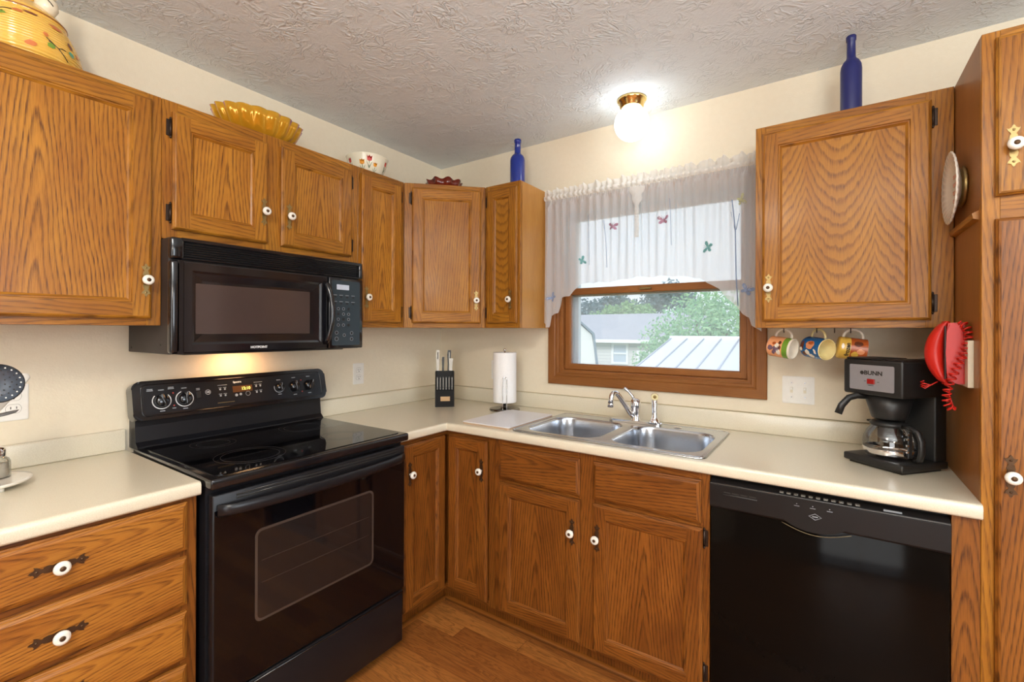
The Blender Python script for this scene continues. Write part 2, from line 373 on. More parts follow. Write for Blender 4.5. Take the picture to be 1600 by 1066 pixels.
def thing(name, label, cat, loc=(0, 0, 0), rot=0, group=None):
    o = bpy.data.objects.new(name, None); COL.objects.link(o); o.location = loc; o.rotation_euler = (0, 0, math.radians(rot))
    o.empty_display_size = .05; o['label'] = label; o['category'] = cat
    if group: o['group'] = group
    return o
def tag(o, label, cat, group=None):
    o['label'] = label; o['category'] = cat
    if group: o['group'] = group
    return o
def struct(o): o['kind'] = 'structure'; return o
def rrect(x0, x1, y0, y1, r, n=5):
    p = []
    for cx, cy, a in ((x1-r, y1-r, 0), (x0+r, y1-r, 90), (x0+r, y0+r, 180), (x1-r, y0+r, 270)):
        for i in range(n+1):
            t = math.radians(a+90*i/n); p.append((cx+r*math.cos(t), cy+r*math.sin(t)))
    return p
def circ(cx, cy, r, n=20, ry=None): return [(cx+r*math.cos(2*PI*i/n), cy+(ry or r)*math.sin(2*PI*i/n)) for i in range(n)]

# ================================================================ the room
X1, Y1, H = 4.6, -5.0, 2.438
m = MB(); m.box((-.2, Y1-.2, -.08), (X1+.2, .15, 0), FLOOR); struct(m.build('floor'))
m = MB(); m.box((-.2, Y1-.2, H), (X1+.2, .15, H+.1), CEIL); struct(m.build('ceiling'))
m = MB(); m.box((-.15, Y1-.2, 0), (0, .15, H), WALL); struct(m.build('wall_left'))
WX0, WX1, WZ0, WZ1 = .905, 1.862, 1.125, 2.025
m = MB()
for a in (((0, 0, 0), (WX0, .15, H)), ((WX1, 0, 0), (X1, .15, H)), ((WX0, 0, 0), (WX1, .15, WZ0)), ((WX0, 0, WZ1), (WX1, .15, H))): m.box(*a, WALL)
bmesh.ops.remove_doubles(m.bm, verts=m.bm.verts[:], dist=1e-5)
struct(m.build('wall_back'))
m = MB()   # side wall, with a window opening invented to hold a fill light
for a in (((X1, Y1, 0), (X1+.15, -2.6, H)), ((X1, -1.2, 0), (X1+.15, .15, H)), ((X1, -2.6, 0), (X1+.15, -1.2, .9)), ((X1, -2.6, 2.1), (X1+.15, -1.2, H))): m.box(*a, TAUPE)
struct(m.build('wall_right'))
m = MB()   # wall behind the camera, its patio door opening made up for the fill light
for a in (((0, Y1-.15, 0), (2.1, Y1, H)), ((3.9, Y1-.15, 0), (X1, Y1, H)), ((2.1, Y1-.15, 2.2), (3.9, Y1, H))): m.box(*a, TAUPE)
struct(m.build('wall_front'))
def frame_unit(name, M, w, h, kind):
    r = bpy.data.objects.new(name, None); COL.objects.link(r); r.matrix_world = M; struct(r)
    f = MB(); f.ring(0, w, 0, h, [(0, 0), (0, -.1), (.05, -.1), (.05, 0)], VINYL); f.box((w/2-.03, -.07, .04), (w/2+.03, -.03, h-.04), VINYL); f.build('window_frame', r)
    g = MB(); g.box((.04, -.052, .04), (w-.04, -.048, h-.04), PANE); g.build('window_glass', r)
frame_unit('added_side_window', T(X1+.1, -2.6, .9) @ R('Z', 90) @ T(0, 0, 0), 1.4, 1.2, 0)  # unseen window, added to frame the side fill light
frame_unit('added_patio_door', T(2.1, Y1-.05, 0), 1.8, 2.2, 0)  # unseen door, added around the rear fill light

# the kitchen window: casing, jamb, two sashes, track
win = bpy.data.objects.new('window_1', None); COL.objects.link(win); win.location = (WX0, 0, WZ0); struct(win)
ww, wh = WX1-WX0, WZ1-WZ0
c = MB()
c.ring(-.068, ww+.066, -.064, wh+.062, [(0, 0), (0, -.016), (.004, -.019), (.040, -.019), (.046, -.014), (.052, -.017), (.060, -.017), (.064, -.012), (.068, -.012), (.068, 0)], CASE)
c.build('window_casing', win)
c = MB(); c.ring(0, ww, 0, wh, [(0, 0), (0, .13)], CASE); c.ring(0, ww, 0, wh, [(-.003, -.001), (.013, -.001), (.016, .004), (.016, .03), (.0, .03)], CASE); c.build('window_jamb', win)
c = MB(); c.ring(.016, ww-.016, .016, .468, [(0, .062), (0, .030), (.004, .026), (.028, .026), (.034, .034), (.034, .062)], CASE); c.build('lower_sash', win)
c = MB(); c.box((.016, .024, .432), (ww-.016, .064, .468), CASE, grain='x', bev=.003); c.box((ww/2-.03, .008, .444), (ww/2+.03, .026, .455), BRASS, bev=.003); c.build('meeting_rail', win)
c = MB(); c.ring(.016, ww-.016, .425, wh-.016, [(0, .100), (0, .068), (.028, .068), (.034, .076), (.034, .100)], CASE); c.build('upper_sash', win)
c = MB(); c.box((.036, .043, .036), (ww-.036, .046, .44), PANE); c.build('lower_pane', win)
c = MB(); c.box((.036, .083, .44), (ww-.036, .086, wh-.036), PANE); c.build('upper_pane', win)
c = MB(); c.box((.016, .103, .016), (.062, .135, wh-.016), VINYL); c.box((ww-.03, .103, .016), (ww-.016, .135, wh-.016), VINYL); c.box((.016, .103, .012), (ww-.016, .145, .026), VINYL); c.build('outer_track', win)

# ================================================================ hardware shared by the cabinets
def plate_outline(L, s=1.0):
    h = [(0, L/2), (.003, L/2-.004), (.0035, L/2-.008), (.008, L/2-.011), (.0125, L/2-.009), (.010, L/2-.016), (.0045, L/2-.022), (.0038, L/2-.026), (.0065, .028), (.0085, .018), (.0065, .012), (.0085, .006), (.009, 0)]
    r = h+[(x, -y) for x, y in h[-2::-1]]
    return [(x*s, y*s) for x, y in r+[(-x, y) for x, y in r[-2:0:-1]]]
def hw_mesh():
    p = MB(); p.prism(plate_outline(.108)[::-1], 0, .0022, BRASS, M=FR, bev=.0006)
    for z in (.040, -.040): p.lathe([(0, .0042), (.002, .004), (.0032, .0022)][::-1], BRASS, M=FR @ T(0, z, 0), seg=10)
    o = p.build('back_plate'); me1 = o.data; bpy.data.objects.remove(o)
    p = MB(); p.prism(plate_outline(.108)[::-1], 0, .0022, BRONZE, M=FR, bev=.0006)
    for z in (.040, -.040): p.lathe([(0, .0042), (.002, .004), (.0032, .0022)][::-1], BRONZE, M=FR @ T(0, z, 0), seg=10)
    o = p.build('back_plate'); me2 = o.data; bpy.data.objects.remove(o)
    k = MB(); k.lathe([(.0055, .002), (.0055, .012), (.010, .014), (.0155, .018), (.0165, .022), (.0150, .027), (.0095, .0295), (.006, .0285)], PORC, M=FR, seg=24)
    k.lathe([(.006, .0283), (.0055, .030), (.003, .0312), (0, .0316)], BRONZE, M=FR, seg=16)
    o = k.build('knob'); me3 = o.data; bpy.data.objects.remove(o)
    h = MB(); h.cyl((0, -.0045, -.026), (0, -.0045, .026), .0042, HINGE, seg=10); h.lathe([(0, .0), (.004, .003), (.0028, .008), (0, .011)], HINGE, M=T(0, -.0045, .026), seg=10)
    h.lathe([(0, -.011), (.0028, -.008), (.004, -.003), (0, 0)], HINGE, M=T(0, -.0045, -.026), seg=10); h.box((-.012, -.0035, -.028), (.001, -.0005, .028), HINGE, bev=.001)
    o = h.build('hinge'); me4 = o.data; bpy.data.objects.remove(o)
    return me1, me2, me3, me4
ME_BRASS, ME_BRONZE, ME_KNOB, ME_HINGE = hw_mesh()
def put(me, name, parent, loc, roty=0, label=None, flip=False):
    o = bpy.data.objects.new(name, me); COL.objects.link(o); o.parent = parent; o.location = loc; o.rotation_euler = (0, math.radians(roty), 0)
    if flip: o.scale = (-1, 1, 1)
    if label: o['label'] = label
    return o
def pull(parent, x, y, z, roty=0, dark=False):
    put(ME_BRONZE if dark else ME_BRASS, 'back_plate', parent, (x, y, z), roty, 'dark bronze scrolled back plate' if dark else 'antique brass scrolled back plate')
    put(ME_KNOB, 'knob', parent, (x, y, z), roty, 'white porcelain knob')
def hinges(parent, x, y, zs, flip=False):
    for z in zs: put(ME_HINGE, 'hinge', parent, (x, y, z), flip=flip)
def door(root, x0, x1, z0, z1, yf, mat, pmat, pullpos=None, hinge=None, dark=False, wood_off=None, fw=.052, hz=None):
    """panelled door whose back lies on y=yf (front is -y)"""
    t = .019; F = yf-t; d = MB()
    d.ring(x0, x1, z0, z1, [(0, yf), (0, F+.007), (.0035, F+.004), (.0045, F+.0015), (.009, F)], mat)
    b = .009; w = fw
    d.quad(x0+b, x0+w, z0+b, z1-b, F, mat); d.quad(x1-w, x1-b, z0+b, z1-b, F, mat)
    d.quad(x0+w, x1-w, z0+b, z0+w, F, mat, 'x'); d.quad(x0+w, x1-w, z1-w, z1-b, F, mat, 'x')
    d.ring(x0+w, x1-w, z0+w, z1-w, [(0, F), (.002, F+.003), (.006, F+.003), (.008, F+.0055), (.013, F+.009)], mat)
    q = w+.013; off = wood_off or ((x0+x1)/2+random.uniform(-.02, .02), random.uniform(0, 1))
    d.quad(x0+q, x1-q, z0+q, z1-q, F+.009, pmat, 'z', off)
    d.quad(x1, x0, z0, z1, yf, mat)
    o = d.build('door', root, origin=(x0, yf, z0))
    if pullpos: pull(o, pullpos[0]-x0, -t, pullpos[1]-z0, 0, dark)
    if hinge:
        hx, fl = (x0-.004, False) if hinge == 'l' else (x1+.004, True)
        hh = hz or (z1-.055, z0+.055)
        hinges(o, hx-x0, 0.0, [h-z0 for h in hh], fl)
    return o
def drawer(root, x0, x1, z0, z1, yf, mat, pullpos=None, name='drawer', horiz=True, dark=True):
    t = .019; F = yf-t; d = MB()
    d.ring(x0, x1, z0, z1, [(0, yf), (0, F+.008), (.004, F+.006), (.006, F+.003), (.014, F)], mat)
    d.quad(x0+.014, x1-.014, z0+.014, z1-.014, F, mat, 'x', (random.uniform(z0, z1), random.uniform(-.3, .3)))
    o = d.build(name, root, origin=(x0, yf, z0))
    if pullpos: pull(o, pullpos[0]-x0, -t, pullpos[1]-z0, 90, dark)
    return o
def cabinet_body(root, w, d, h, mat=OAK, sm=OAKS, stiles=(), rails=(), z0=0, toe=0, toe_d=.07, name='cabinet_body'):
    """box behind a face frame. stiles [(x0,x1)], rails [(z0,z1)] build the frame"""
    b = MB()
    b.box((0, -d+.019, z0+toe), (w, -.002, h), sm)
    if toe: b.box((.0, -d+toe_d, z0), (w, -.002, toe), OAKB)
    o = b.build(name, root)
    f = MB()
    sx = sorted(stiles)
    for (a, c) in sx: f.box((a, -d, z0+toe), (c, -d+.019, h), mat, bev=.0012)
    for (a, c) in rails:
        for (s0, s1) in zip(sx, sx[1:]): f.box((s0[1], -d+.0004, a), (s1[0], -d+.019, c), mat, grain='x')
    f.build('face_frame', root)

UZ, UT = 1.372, 2.134; UH = UT-UZ
# --- wall cabinets on the left wall (rot 90: local x runs along world y)
r = thing('wall_cabinet', 'large oak wall cabinet left of the microwave, under the yellow jar', 'cabinet', (0, -2.30, UZ), 90)
cabinet_body(r, .619, .305, UH, stiles=((0, .04), (.579, .619)), rails=((0, .04), (UH-.04, UH)))
door(r, .03, .589, .022, .742, -.305, OAK, OAKV, (.572, .146), 'l')
r = thing('wall_cabinet', 'short two-door oak wall cabinet directly above the black microwave', 'cabinet', (0, -1.68, 1.665), 90)
cabinet_body(r, .78, .305, .469, stiles=((0, .045), (.335, .42), (.735, .78)), rails=((0, .045), (.424, .469)))
door(r, .027, .348, .034, .432, -.305, OAK, OAKV, (.331, .155), 'l')
door(r, .404, .739, .034, .437, -.305, OAK, OAKV, (.433, .156), 'r')
r = thing('wall_cabinet', 'narrow oak wall cabinet right of the microwave, under the tulip bowl', 'cabinet', (0, -.899, UZ), 90)
cabinet_body(r, .288, .305, UH, stiles=((0, .03), (.25, .288)), rails=((0, .04), (UH-.04, UH)))
door(r, .015, .262, .026, .735, -.305, OAK, OAKV, (.037, .143), 'r')
# --- diagonal corner cabinet
r = thing('corner_wall_cabinet', 'diagonal oak wall cabinet in the corner above the knife block', 'cabinet', (0, 0, UZ), 0)
b = MB(); b.prism([(.002, -.002), (.002, -.61), (.289, -.61), (.61, -.289), (.61, -.002)], 0, UH, OAKS); b.build('cabinet_body', r)
dr = bpy.data.objects.new('face_frame_holder', None)
DM = T(.305, -.61, 0) @ R('Z', 45)     # local x along the diagonal face, front -y
f = MB(); L = .4313
for (a, c) in ((.002, .05), (L-.035, L-.002)): f.box((a, 0, 0), (c, .012, UH), OAK, bev=.0012)
for (a, c) in ((0, .04), (UH-.04, UH)): f.box((.05, .0004, a), (L-.035, .012, c), OAK, grain='x')
f.build('face_frame', r, M=DM)
bpy.data.objects.remove(dr)
o = door(r, .042, .405, .024, .737, 0, OAK, OAK, (.380, .146), 'l', wood_off=(.36, .2))
o.matrix_local = DM @ T(.042, 0, .024)
# --- narrow cabinet left of the window
r = thing('wall_cabinet', 'narrow oak wall cabinet left of the window, blue bottle on top', 'cabinet', (.611, 0, UZ), 0)
cabinet_body(r, .226, .305, UH, stiles=((0, .025), (.196, .226)), rails=((0, .04), (UH-.04, UH)), sm=oak('oak_end_panel', lin(190, 138, 70), lin(176, 122, 58), lin(146, 96, 50), contrast=.6, rough=.26))
door(r, .018, .214, .026, .733, -.305, OAK, OAKP, (.176, .147), 'l', fw=.045)
# --- wall cabinet right of the window
r = thing('wall_cabinet', 'wide oak wall cabinet right of the window, above the hanging mugs', 'cabinet', (1.916, 0, UZ), 0)
cabinet_body(r, .558, .305, UH, stiles=((0, .035), (.49, .558)), rails=((0, .04), (UH-.04, UH)))
door(r, .024, .503, .024, .731, -.305, OAK, OAKP, (.046, .148), 'r')
for hx in (.088, .195, .25, .298):
    k = MB(); pts = [(hx, -.205, -.001), (hx, -.205, -.004)]+[(hx, -.205-.009*math.sin(t), -.010+.008*math.cos(t)) for t in [q*PI*1.35/8 for q in range(9)]]
    k.tube(pts, .0016, HINGE, seg=6); k.build('cup_hook', r, 'small dark cup hook')

OAKQ = oak('oak_tall_door_shaded', lin(158, 98, 36), lin(130, 76, 24), lin(70, 36, 12), contrast=1.3, pp=.12, slope=.10, ring=.8)  # same oak made darker, with the shade on the pantry painted in
# --- tall pantry
r = thing('pantry_cabinet', 'tall oak pantry cabinet at the right, red phone on its side', 'cabinet', (2.476, 0, 0), 0)
b = MB(); b.box((.0, -.591, .10), (.62, -.002, 1.655), OAKS, off=(.3, .1)); b.box((0, -.591, 1.68), (.62, -.002, UT), OAKS, off=(.2, .5)); b.box((.02, -.54, 0), (.62, -.002, .1), OAKB)
b.box((-.0, -.591, 1.655), (.62, -.002, 1.68), OAKS); b.build('cabinet_body', r)
b = MB(); b.prism([(0, 1.655), (-.012, 1.660), (-.014, 1.674), (0, 1.681)], .590, .308, OAK, M=FR, off=(0, 0)); b.build('side_moulding', r)
f = MB()
for (a, c) in ((0, .035), (.585, .62)): f.box((a, -.61, .10), (c, -.591, UT), OAK, bev=.0012)
for (a, c) in ((.10, .14), (1.635, 1.71), (UT-.04, UT)): f.box((.035, -.6096, a), (.585, -.591, c), OAK, grain='x')
f.build('face_frame', r)
door(r, .024, .60, .12, 1.648, -.61, OAKQ, OAKQ, (.050, .997), 'r', dark=True)
door(r, .024, .60, 1.706, 2.112, -.61, OAK, OAKV, (.054, 1.826), 'r')

# --- base cabinets
BT = .876
r = thing('drawer_base_cabinet', 'oak base cabinet with a stack of drawers, left of the range', 'cabinet', (0, -2.29, 0), 90)
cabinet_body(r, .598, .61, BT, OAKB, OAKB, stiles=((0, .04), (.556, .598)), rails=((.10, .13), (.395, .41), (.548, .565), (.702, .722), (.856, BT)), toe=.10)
OAKD = oak('oak_drawer_lit', lin(176, 116, 44), lin(150, 90, 30), lin(88, 44, 16), contrast=1.2, pp=.12, slope=.12)  # lighter copy of the base oak, brighter light on the drawers painted in
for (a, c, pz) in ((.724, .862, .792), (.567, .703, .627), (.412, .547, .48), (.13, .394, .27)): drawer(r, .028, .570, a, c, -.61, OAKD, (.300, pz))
r = thing('corner_base_cabinet', 'oak corner base cabinet with folding doors, right of the range', 'cabinet', (0, 0, 0), 0)
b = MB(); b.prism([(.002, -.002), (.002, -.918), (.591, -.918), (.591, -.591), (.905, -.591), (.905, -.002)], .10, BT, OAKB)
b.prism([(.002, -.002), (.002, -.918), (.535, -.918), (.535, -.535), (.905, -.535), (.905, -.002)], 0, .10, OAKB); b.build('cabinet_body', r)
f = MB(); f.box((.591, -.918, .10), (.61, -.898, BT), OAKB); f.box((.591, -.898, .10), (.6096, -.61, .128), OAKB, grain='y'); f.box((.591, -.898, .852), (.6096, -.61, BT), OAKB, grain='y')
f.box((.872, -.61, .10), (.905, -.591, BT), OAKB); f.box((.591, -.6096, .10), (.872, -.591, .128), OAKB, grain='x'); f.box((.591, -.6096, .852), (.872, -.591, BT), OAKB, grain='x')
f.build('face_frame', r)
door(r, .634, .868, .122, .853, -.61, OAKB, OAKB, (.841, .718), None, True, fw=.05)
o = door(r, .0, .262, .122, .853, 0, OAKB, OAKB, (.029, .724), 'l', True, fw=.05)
o.matrix_local = T(.61, -.895, .122) @ R('Z', 90)
r = thing('sink_base_cabinet', 'oak sink base cabinet with two doors under the steel sink', 'cabinet', (.906, 0, 0), 0)
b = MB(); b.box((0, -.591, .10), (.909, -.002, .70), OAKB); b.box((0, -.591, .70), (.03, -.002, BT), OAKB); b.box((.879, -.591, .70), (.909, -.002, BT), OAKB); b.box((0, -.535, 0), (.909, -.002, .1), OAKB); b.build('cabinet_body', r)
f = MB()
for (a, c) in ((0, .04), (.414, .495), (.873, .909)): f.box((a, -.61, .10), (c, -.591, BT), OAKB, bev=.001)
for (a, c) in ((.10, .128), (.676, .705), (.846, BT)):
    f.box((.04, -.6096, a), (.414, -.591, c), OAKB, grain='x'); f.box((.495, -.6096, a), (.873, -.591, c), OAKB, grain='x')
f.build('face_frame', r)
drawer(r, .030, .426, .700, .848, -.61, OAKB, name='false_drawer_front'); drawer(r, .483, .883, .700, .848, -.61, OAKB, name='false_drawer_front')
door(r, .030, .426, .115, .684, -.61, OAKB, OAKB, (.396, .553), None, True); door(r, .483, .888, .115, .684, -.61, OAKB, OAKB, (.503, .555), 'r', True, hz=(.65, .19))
r = thing('filler_panel', 'narrow vertical oak filler strip between dishwasher and pantry', 'panel', (2.42, 0, 0), 0)
b = MB(); b.box((0, -.61, 0), (.055, -.45, BT-.001), OAKQ, off=(.0275, -.4)); b.build('panel', r)
def qround(name, p0, p1, nrm):
    o = MB(); p0, p1 = Vector(p0), Vector(p1); n = Vector(nrm); q = 6
    rows = [[p+n*(.016*math.cos(t))+Vector((0, 0, .016*math.sin(t))) for p in (p0, p1)] for t in [PI/2*i/q for i in range(q+1)]]
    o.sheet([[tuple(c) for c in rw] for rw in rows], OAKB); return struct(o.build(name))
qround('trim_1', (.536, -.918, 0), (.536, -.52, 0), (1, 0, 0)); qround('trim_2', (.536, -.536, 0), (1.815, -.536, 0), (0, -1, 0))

# ================================================================ countertops
CT = .914
def nose(d, th=.038):     # (distance from wall, z) front edge profile
    return [(d-.02, CT), (d-.010, CT), (d-.005, CT-.0012), (d-.0015, CT-.0045), (d, CT-.010), (d, CT-th+.006), (d-.003, CT-th), (d-.02, CT-th)]
r = thing('countertop', 'cream laminate L-shaped countertop with the sink let into it', 'countertop', (0, 0, 0), 0)
c = MB(); D = .636; S0, S1, SY0, SY1 = .99, 1.785, -.590, -.105
c.box((.001, -.9195, BT), (D-.02, -D+.02, CT), LAM); c.box((.001, -D+.02, BT), (S0, -.001, CT), LAM)
c.box((S1, -D+.02, BT), (2.4755, -.001, CT), LAM); c.box((S0, -D+.02, BT), (S1, SY0, CT), LAM); c.box((S0, SY1, BT), (S1, -.001, CT), LAM)
P_ = nose(D)
c.sheet([[(q, -d, z) for q in (d, 2.4755)] for d, z in P_], LAM); c.sheet([[(d, q, z) for q in (-.9195, -d)] for d, z in P_], LAM)
idx = c.mi(LAM); c.bm.faces.new([c.bm.verts.new((2.4755, -d, z)) for d, z in P_]).material_index = idx; c.bm.faces.new([c.bm.verts.new((d, -.9195, z)) for d, z in P_]).material_index = idx
c.build('worktop', r)
b = MB(); b.box((.001, -.9195, CT), (.021, -.021, CT+.083), LAM, bev=.004, seg=2); b.box((.001, -.021, CT), (2.4755, -.001, CT+.083), LAM, bev=.004, seg=2); b.build('backsplash', r)
b = MB(); b.tube([(.001, -.92, CT+.084), (.001, -.001, CT+.084), (2.475, -.001, CT+.084)], .0022, CAULK, seg=6); b.build('caulk_line', r)
r = thing('countertop', 'beige laminate countertop over the drawers, left of the range', 'countertop', (0, 0, 0), 0)
c = MB(); c.box((.001, -2.31, BT), (D-.02, -1.690, CT), LAM); c.sheet([[(d, q, z) for q in (-2.31, -1.690)] for d, z in P_], LAM)
c.bm.faces.new([c.bm.verts.new((d, -1.690, z)) for d, z in P_]); c.build('worktop', r)
b = MB(); b.box((.001, -2.31, CT), (.021, -1.690, CT+.078), LAM, bev=.006, seg=3); b.build('backsplash', r)

# ================================================================ range
def band(cx, cy, r0, r1, a0, a1, n=24):
    p = [(cx+r1*math.cos(math.radians(a0+(a1-a0)*i/n)), cy+r1*math.sin(math.radians(a0+(a1-a0)*i/n))) for i in range(n+1)]
    return p+[(cx+r0*math.cos(math.radians(a1-(a1-a0)*i/n)), cy+r0*math.sin(math.radians(a1-(a1-a0)*i/n))) for i in range(n+1)]
r = thing('electric_range', 'black smooth-top electric range between the two countertops', 'stove', (0, -1.683, 0), 90)
Wd = .760
b = MB(); b.box((.004, -.635, .035), (Wd-.004, -.03, .905), BLACKM)
for x in (.05, Wd-.05):
    for y in (-.58, -.08): b.cyl((x, y, 0), (x, y, .036), .018, BLACKP)
b.build('oven_body', r)
b = MB(); b.box((0, -.683, .893), (Wd, -.06, .924), BLACK, bev=.007, seg=3); b.build('cooktop_frame', r)
b = MB(); b.prism(rrect(.022, Wd-.022, -.655, -.085, .02), .924, .9265, GLASSB, bev=.001)
for (x, y, q) in ((.20, -.22, .075), (.56, -.22, .095), (.20, -.50, .11), (.56, -.50, .08)):
    for q2 in (q, q-.02): b.prism(band(x, y, q2-.0012, q2, 0, 359.9, 48), .9265, .9267, plain('burner_ring_print', (.03, .03, .034), .3))
b.build('ceramic_cooktop', r)
b = MB(); pf = [(.002, .92), (.090, .92), (.084, .93), (.066, .945), (.060, 1.0), (.060, 1.06), (.002, 1.06)]
b.prism([(-y, z) for y, z in pf][::-1], .006, Wd-.008, BLACKM, M=Matrix(((0, 0, 1, 0), (1, 0, 0, 0), (0, 1, 0, 0), (0, 0, 0, 1))), bev=0); b.build('backguard_apron', r)
HM = T(0, -.098, 1.026) @ FR @ R('X', -13)
b = MB(); b.prism(rrect(-.008, Wd+.006, 0, .145, .028), -.058, 0, BLACK, M=HM, bev=.006)
pp = [(x, y, .0005) for x, y in rrect(.018, Wd-.022, .014, .130, .018)]; b.tube(pp, .0022, BLACK, seg=6, M=HM, closed=True)
b.prism(rrect(.024, Wd-.028, .020, .124, .014), 0, .0012, plain('glossy_black_panel', (.010, .012, .016), .2), M=HM); b.build('control_panel', r)
for (x, q, a0, a1) in ((.080, .031, -225, 45), (.155, .031, -250, 60), (.53, .024, -200, 20), (.602, .031, -220, 60), (.675, .031, -240, 30)):
    cy = .066 if x < .3 else (.072 if x < .55 else .070); b = MB()
    if x < .6: b.prism(band(x, cy, q-.003, q, a0, a1), .0012, .0016, MARKW if x < .3 else MARKG, M=HM)
    for (dx, dy, w) in ((0, q+.010, .018), (0, -q-.007, .016)): b.box((x+dx-w/2, cy+dy-.0016, .0012), (x+dx+w/2, cy+dy+.0016, .0016), MARKG, M=HM)
    b.build('dial_markings', r)
for (x, y, w) in ((.045, .112, .018), (.045, .107, .020), (.112, .114, .018), (.112, .109, .020), (.203, .100, .013), (.203, .095, .013), (.118, .034, .012)): MB().box((x-w/2, y-.0015, .0012), (x+w/2, y+.0015, .0016), MARKG, M=HM).build('printed_mark', r)
for x0 in (.275, .420):
    b = MB(); b.box((x0, .104, .0012), (x0+.036, .1058, .0016), MARKG, M=HM)
    for i in range(2):
        for j in range(2):
            b.prism(circ(x0+.009+.018*i, .088-.026*j, .004, 10), .0012, .0015, MARKG, M=HM); b.box((x0+.002+.018*i, .094-.026*j, .0012), (x0+.015+.018*i, .0958-.026*j, .0015), MARKG, M=HM)
    b.build('touchpad', r)
MB().text('Spectra', .011, MARKW, HM @ T(.352, .113, .0014), bold=.0002).build('lettering', r)
b = MB(); b.prism(band(.238, .082, .0085, .0098, 0, 359.9, 24), .0012, .0016, MARKW, M=HM); b.text('GE', .0095, MARKW, HM @ T(.238, .082, .0014), bold=.0003); b.build('round_emblem', r)
MB().box((.27, .032, .0012), (.335, .034, .0018), BRASS, M=HM).build('trim_line', r)
MB().prism(circ(.345, .058, .006), .0012, .0016, MARKG, M=HM).build('arrow_button', r); MB().prism(circ(.362, .060, .0055), .0012, .0016, MARKG, M=HM).build('arrow_button', r); MB().prism(band(.392, .060, .0085, .0098, 0, 359.9), .0012, .0016, MARKG, M=HM).build('clear_button', r)
RIP = plain('red_indicator_print', lin(180, 60, 50), .4)
for q in ((.118, .092), (.118, .044), (.638, .042), (.638, .096)): MB().prism(circ(q[0], q[1], .0028, 10), .0012, .0018, RIP, M=HM).build('indicator_light', r)
b = MB(); b.box((.332, .070, .0012), (.412, .096, .0018), plain('amber_display_window', (.10, .045, .02), .15), M=HM)
b.text('12:10', .017, emis('lit_clock_digits', lin(220, 220, 110), 1.3), HM @ T(.385, .083, .0020), bold=.0004); b.build('clock_display', r)
b = MB(); b.box((.195, .060, .0012), (.212, .088, .006), BLACKP, M=HM, bev=.002); b.build('rocker_switch', r)
for (x, q, an) in ((.080, .024, 20), (.155, .024, 0), (.53, .018, 0), (.602, .024, 5), (.675, .024, -25)):
    cy = .066 if x < .3 else (.072 if x < .55 else .070)
    k = MB(); KM = HM @ T(x, cy, .0012)
    k.lathe([(q, 0), (q, .004), (q*.93, .009), (q*.86, .016), (q*.7, .019), (0, .020)], BLACK, M=KM, seg=28)
    k.box((-q*.24, -q*.98, .010), (q*.24, q*.98, .030), BLACK, M=KM @ R('Z', an), bev=.003, seg=2); k.box((-.001, q*.4, .030), (.001, q*.95, .0305), MARKG, M=KM @ R('Z', an)); k.build('control_knob', r)
dr = bpy.data.objects.new('oven_door', None)
b = MB(); F = -.668
b.box((.010, F, .272), (Wd-.010, -.636, .872), BLACKM, bev=.004, seg=2)
b.box((.014, F-.002, .276), (Wd-.014, F, .826), GLASSB, bev=.0008)
for z in (.848, .858): b.box((.075, F-.001, z-.0022), (Wd-.05, F+.004, z+.0022), DARKG); b.tube([(.075, F-.001, z+.003), (Wd-.05, F-.001, z+.003)], .001, BLACK, seg=6)
od = b.build('oven_door', r)
b = MB(); b.prism(rrect(.130, .586, .440, .732, .022), .0, .0014, OVENB, M=T(0, F-.002, 0) @ FR)
b.prism(rrect(.138, .578, .448, .724, .016), .0014, .0017, OVENW, M=T(0, F-.002, 0) @ FR)
for z in (.56, .63): b.box((.15, F-.0041, z), (.565, F-.0037, z+.0012), OVENB)
b.build('oven_window', od)
b = MB(); n = 22; pts = [(.022+(Wd-.044)*i/n, -.672-.046*math.sin(PI*i/n)**.55, .826) for i in range(n+1)]
b.tube(pts, .0185, BLACKM, seg=12, flat=.5, up=(0, 0, 1)); b.build('oven_handle', od)
b = MB(); b.box((.010, -.660, .045), (Wd-.010, -.636, .262), BLACKM, bev=.005, seg=2); b.tube([(.012, -.661, .252), (Wd-.012, -.661, .252)], .003, BLACK, seg=6); b.build('storage_drawer', r)

# ================================================================ over-the-range microwave
MWW, MH = .749, .390
r = thing('microwave_oven', 'black over-the-range microwave hung under the short oak cabinet', 'microwave', (0, -1.684, 1.272), 90)
b = MB(); b.box((.004, -.365, .004), (MWW-.004, -.002, MH), SIDEP, bev=.002); b.box((.06, -.33, -.001), (MWW-.06, -.05, .004), BLACKP)
for (y, z) in ((-.03, .02), (-.30, .035)): b.prism(circ(0, 0, .004, 8), 0, .001, DARKG, M=T(.004, y, z) @ R('Y', -90))
b.build('microwave_body', r)
b = MB(); b.box((.0, -.392, .318), (.042, -.36, MH), BLACK, bev=.010, seg=3); b.box((MWW-.020, -.392, .318), (MWW, -.36, MH), BLACK, bev=.006, seg=2)
b.box((.03, -.392, .376), (MWW-.01, -.36, MH), BLACK, bev=.003); b.box((.03, -.392, .318), (MWW-.01, -.36, .326), BLACK, bev=.003); b.box((.02, -.372, .32), (MWW-.01, -.36, .38), DARKG)
for i in range(6): b.box((.042, -.389, .3295+i*.0078), (MWW-.02, -.374, .3330+i*.0078), BLACK, M=None, bev=.001)
b.build('vent_grille', r)
b = MB(); F = -.392
b.box((0, F, .006), (.034, -.36, .314), BLACK, bev=.010, seg=3)
b.quad(.02, .038, .006, .314, F, BLACK); b.box((.012, -.384, .006), (.572, -.36, .314), BLACK)
b.ring(.034, .568, .008, .312, [(0, F+.012), (0, F+.002), (.003, F), (.028, F), (.036, F+.004), (.061, F+.0075)], BLACK)
b.quad(.034+.061, .568-.061, .008+.061, .312-.061, F+.0075, BLACK)
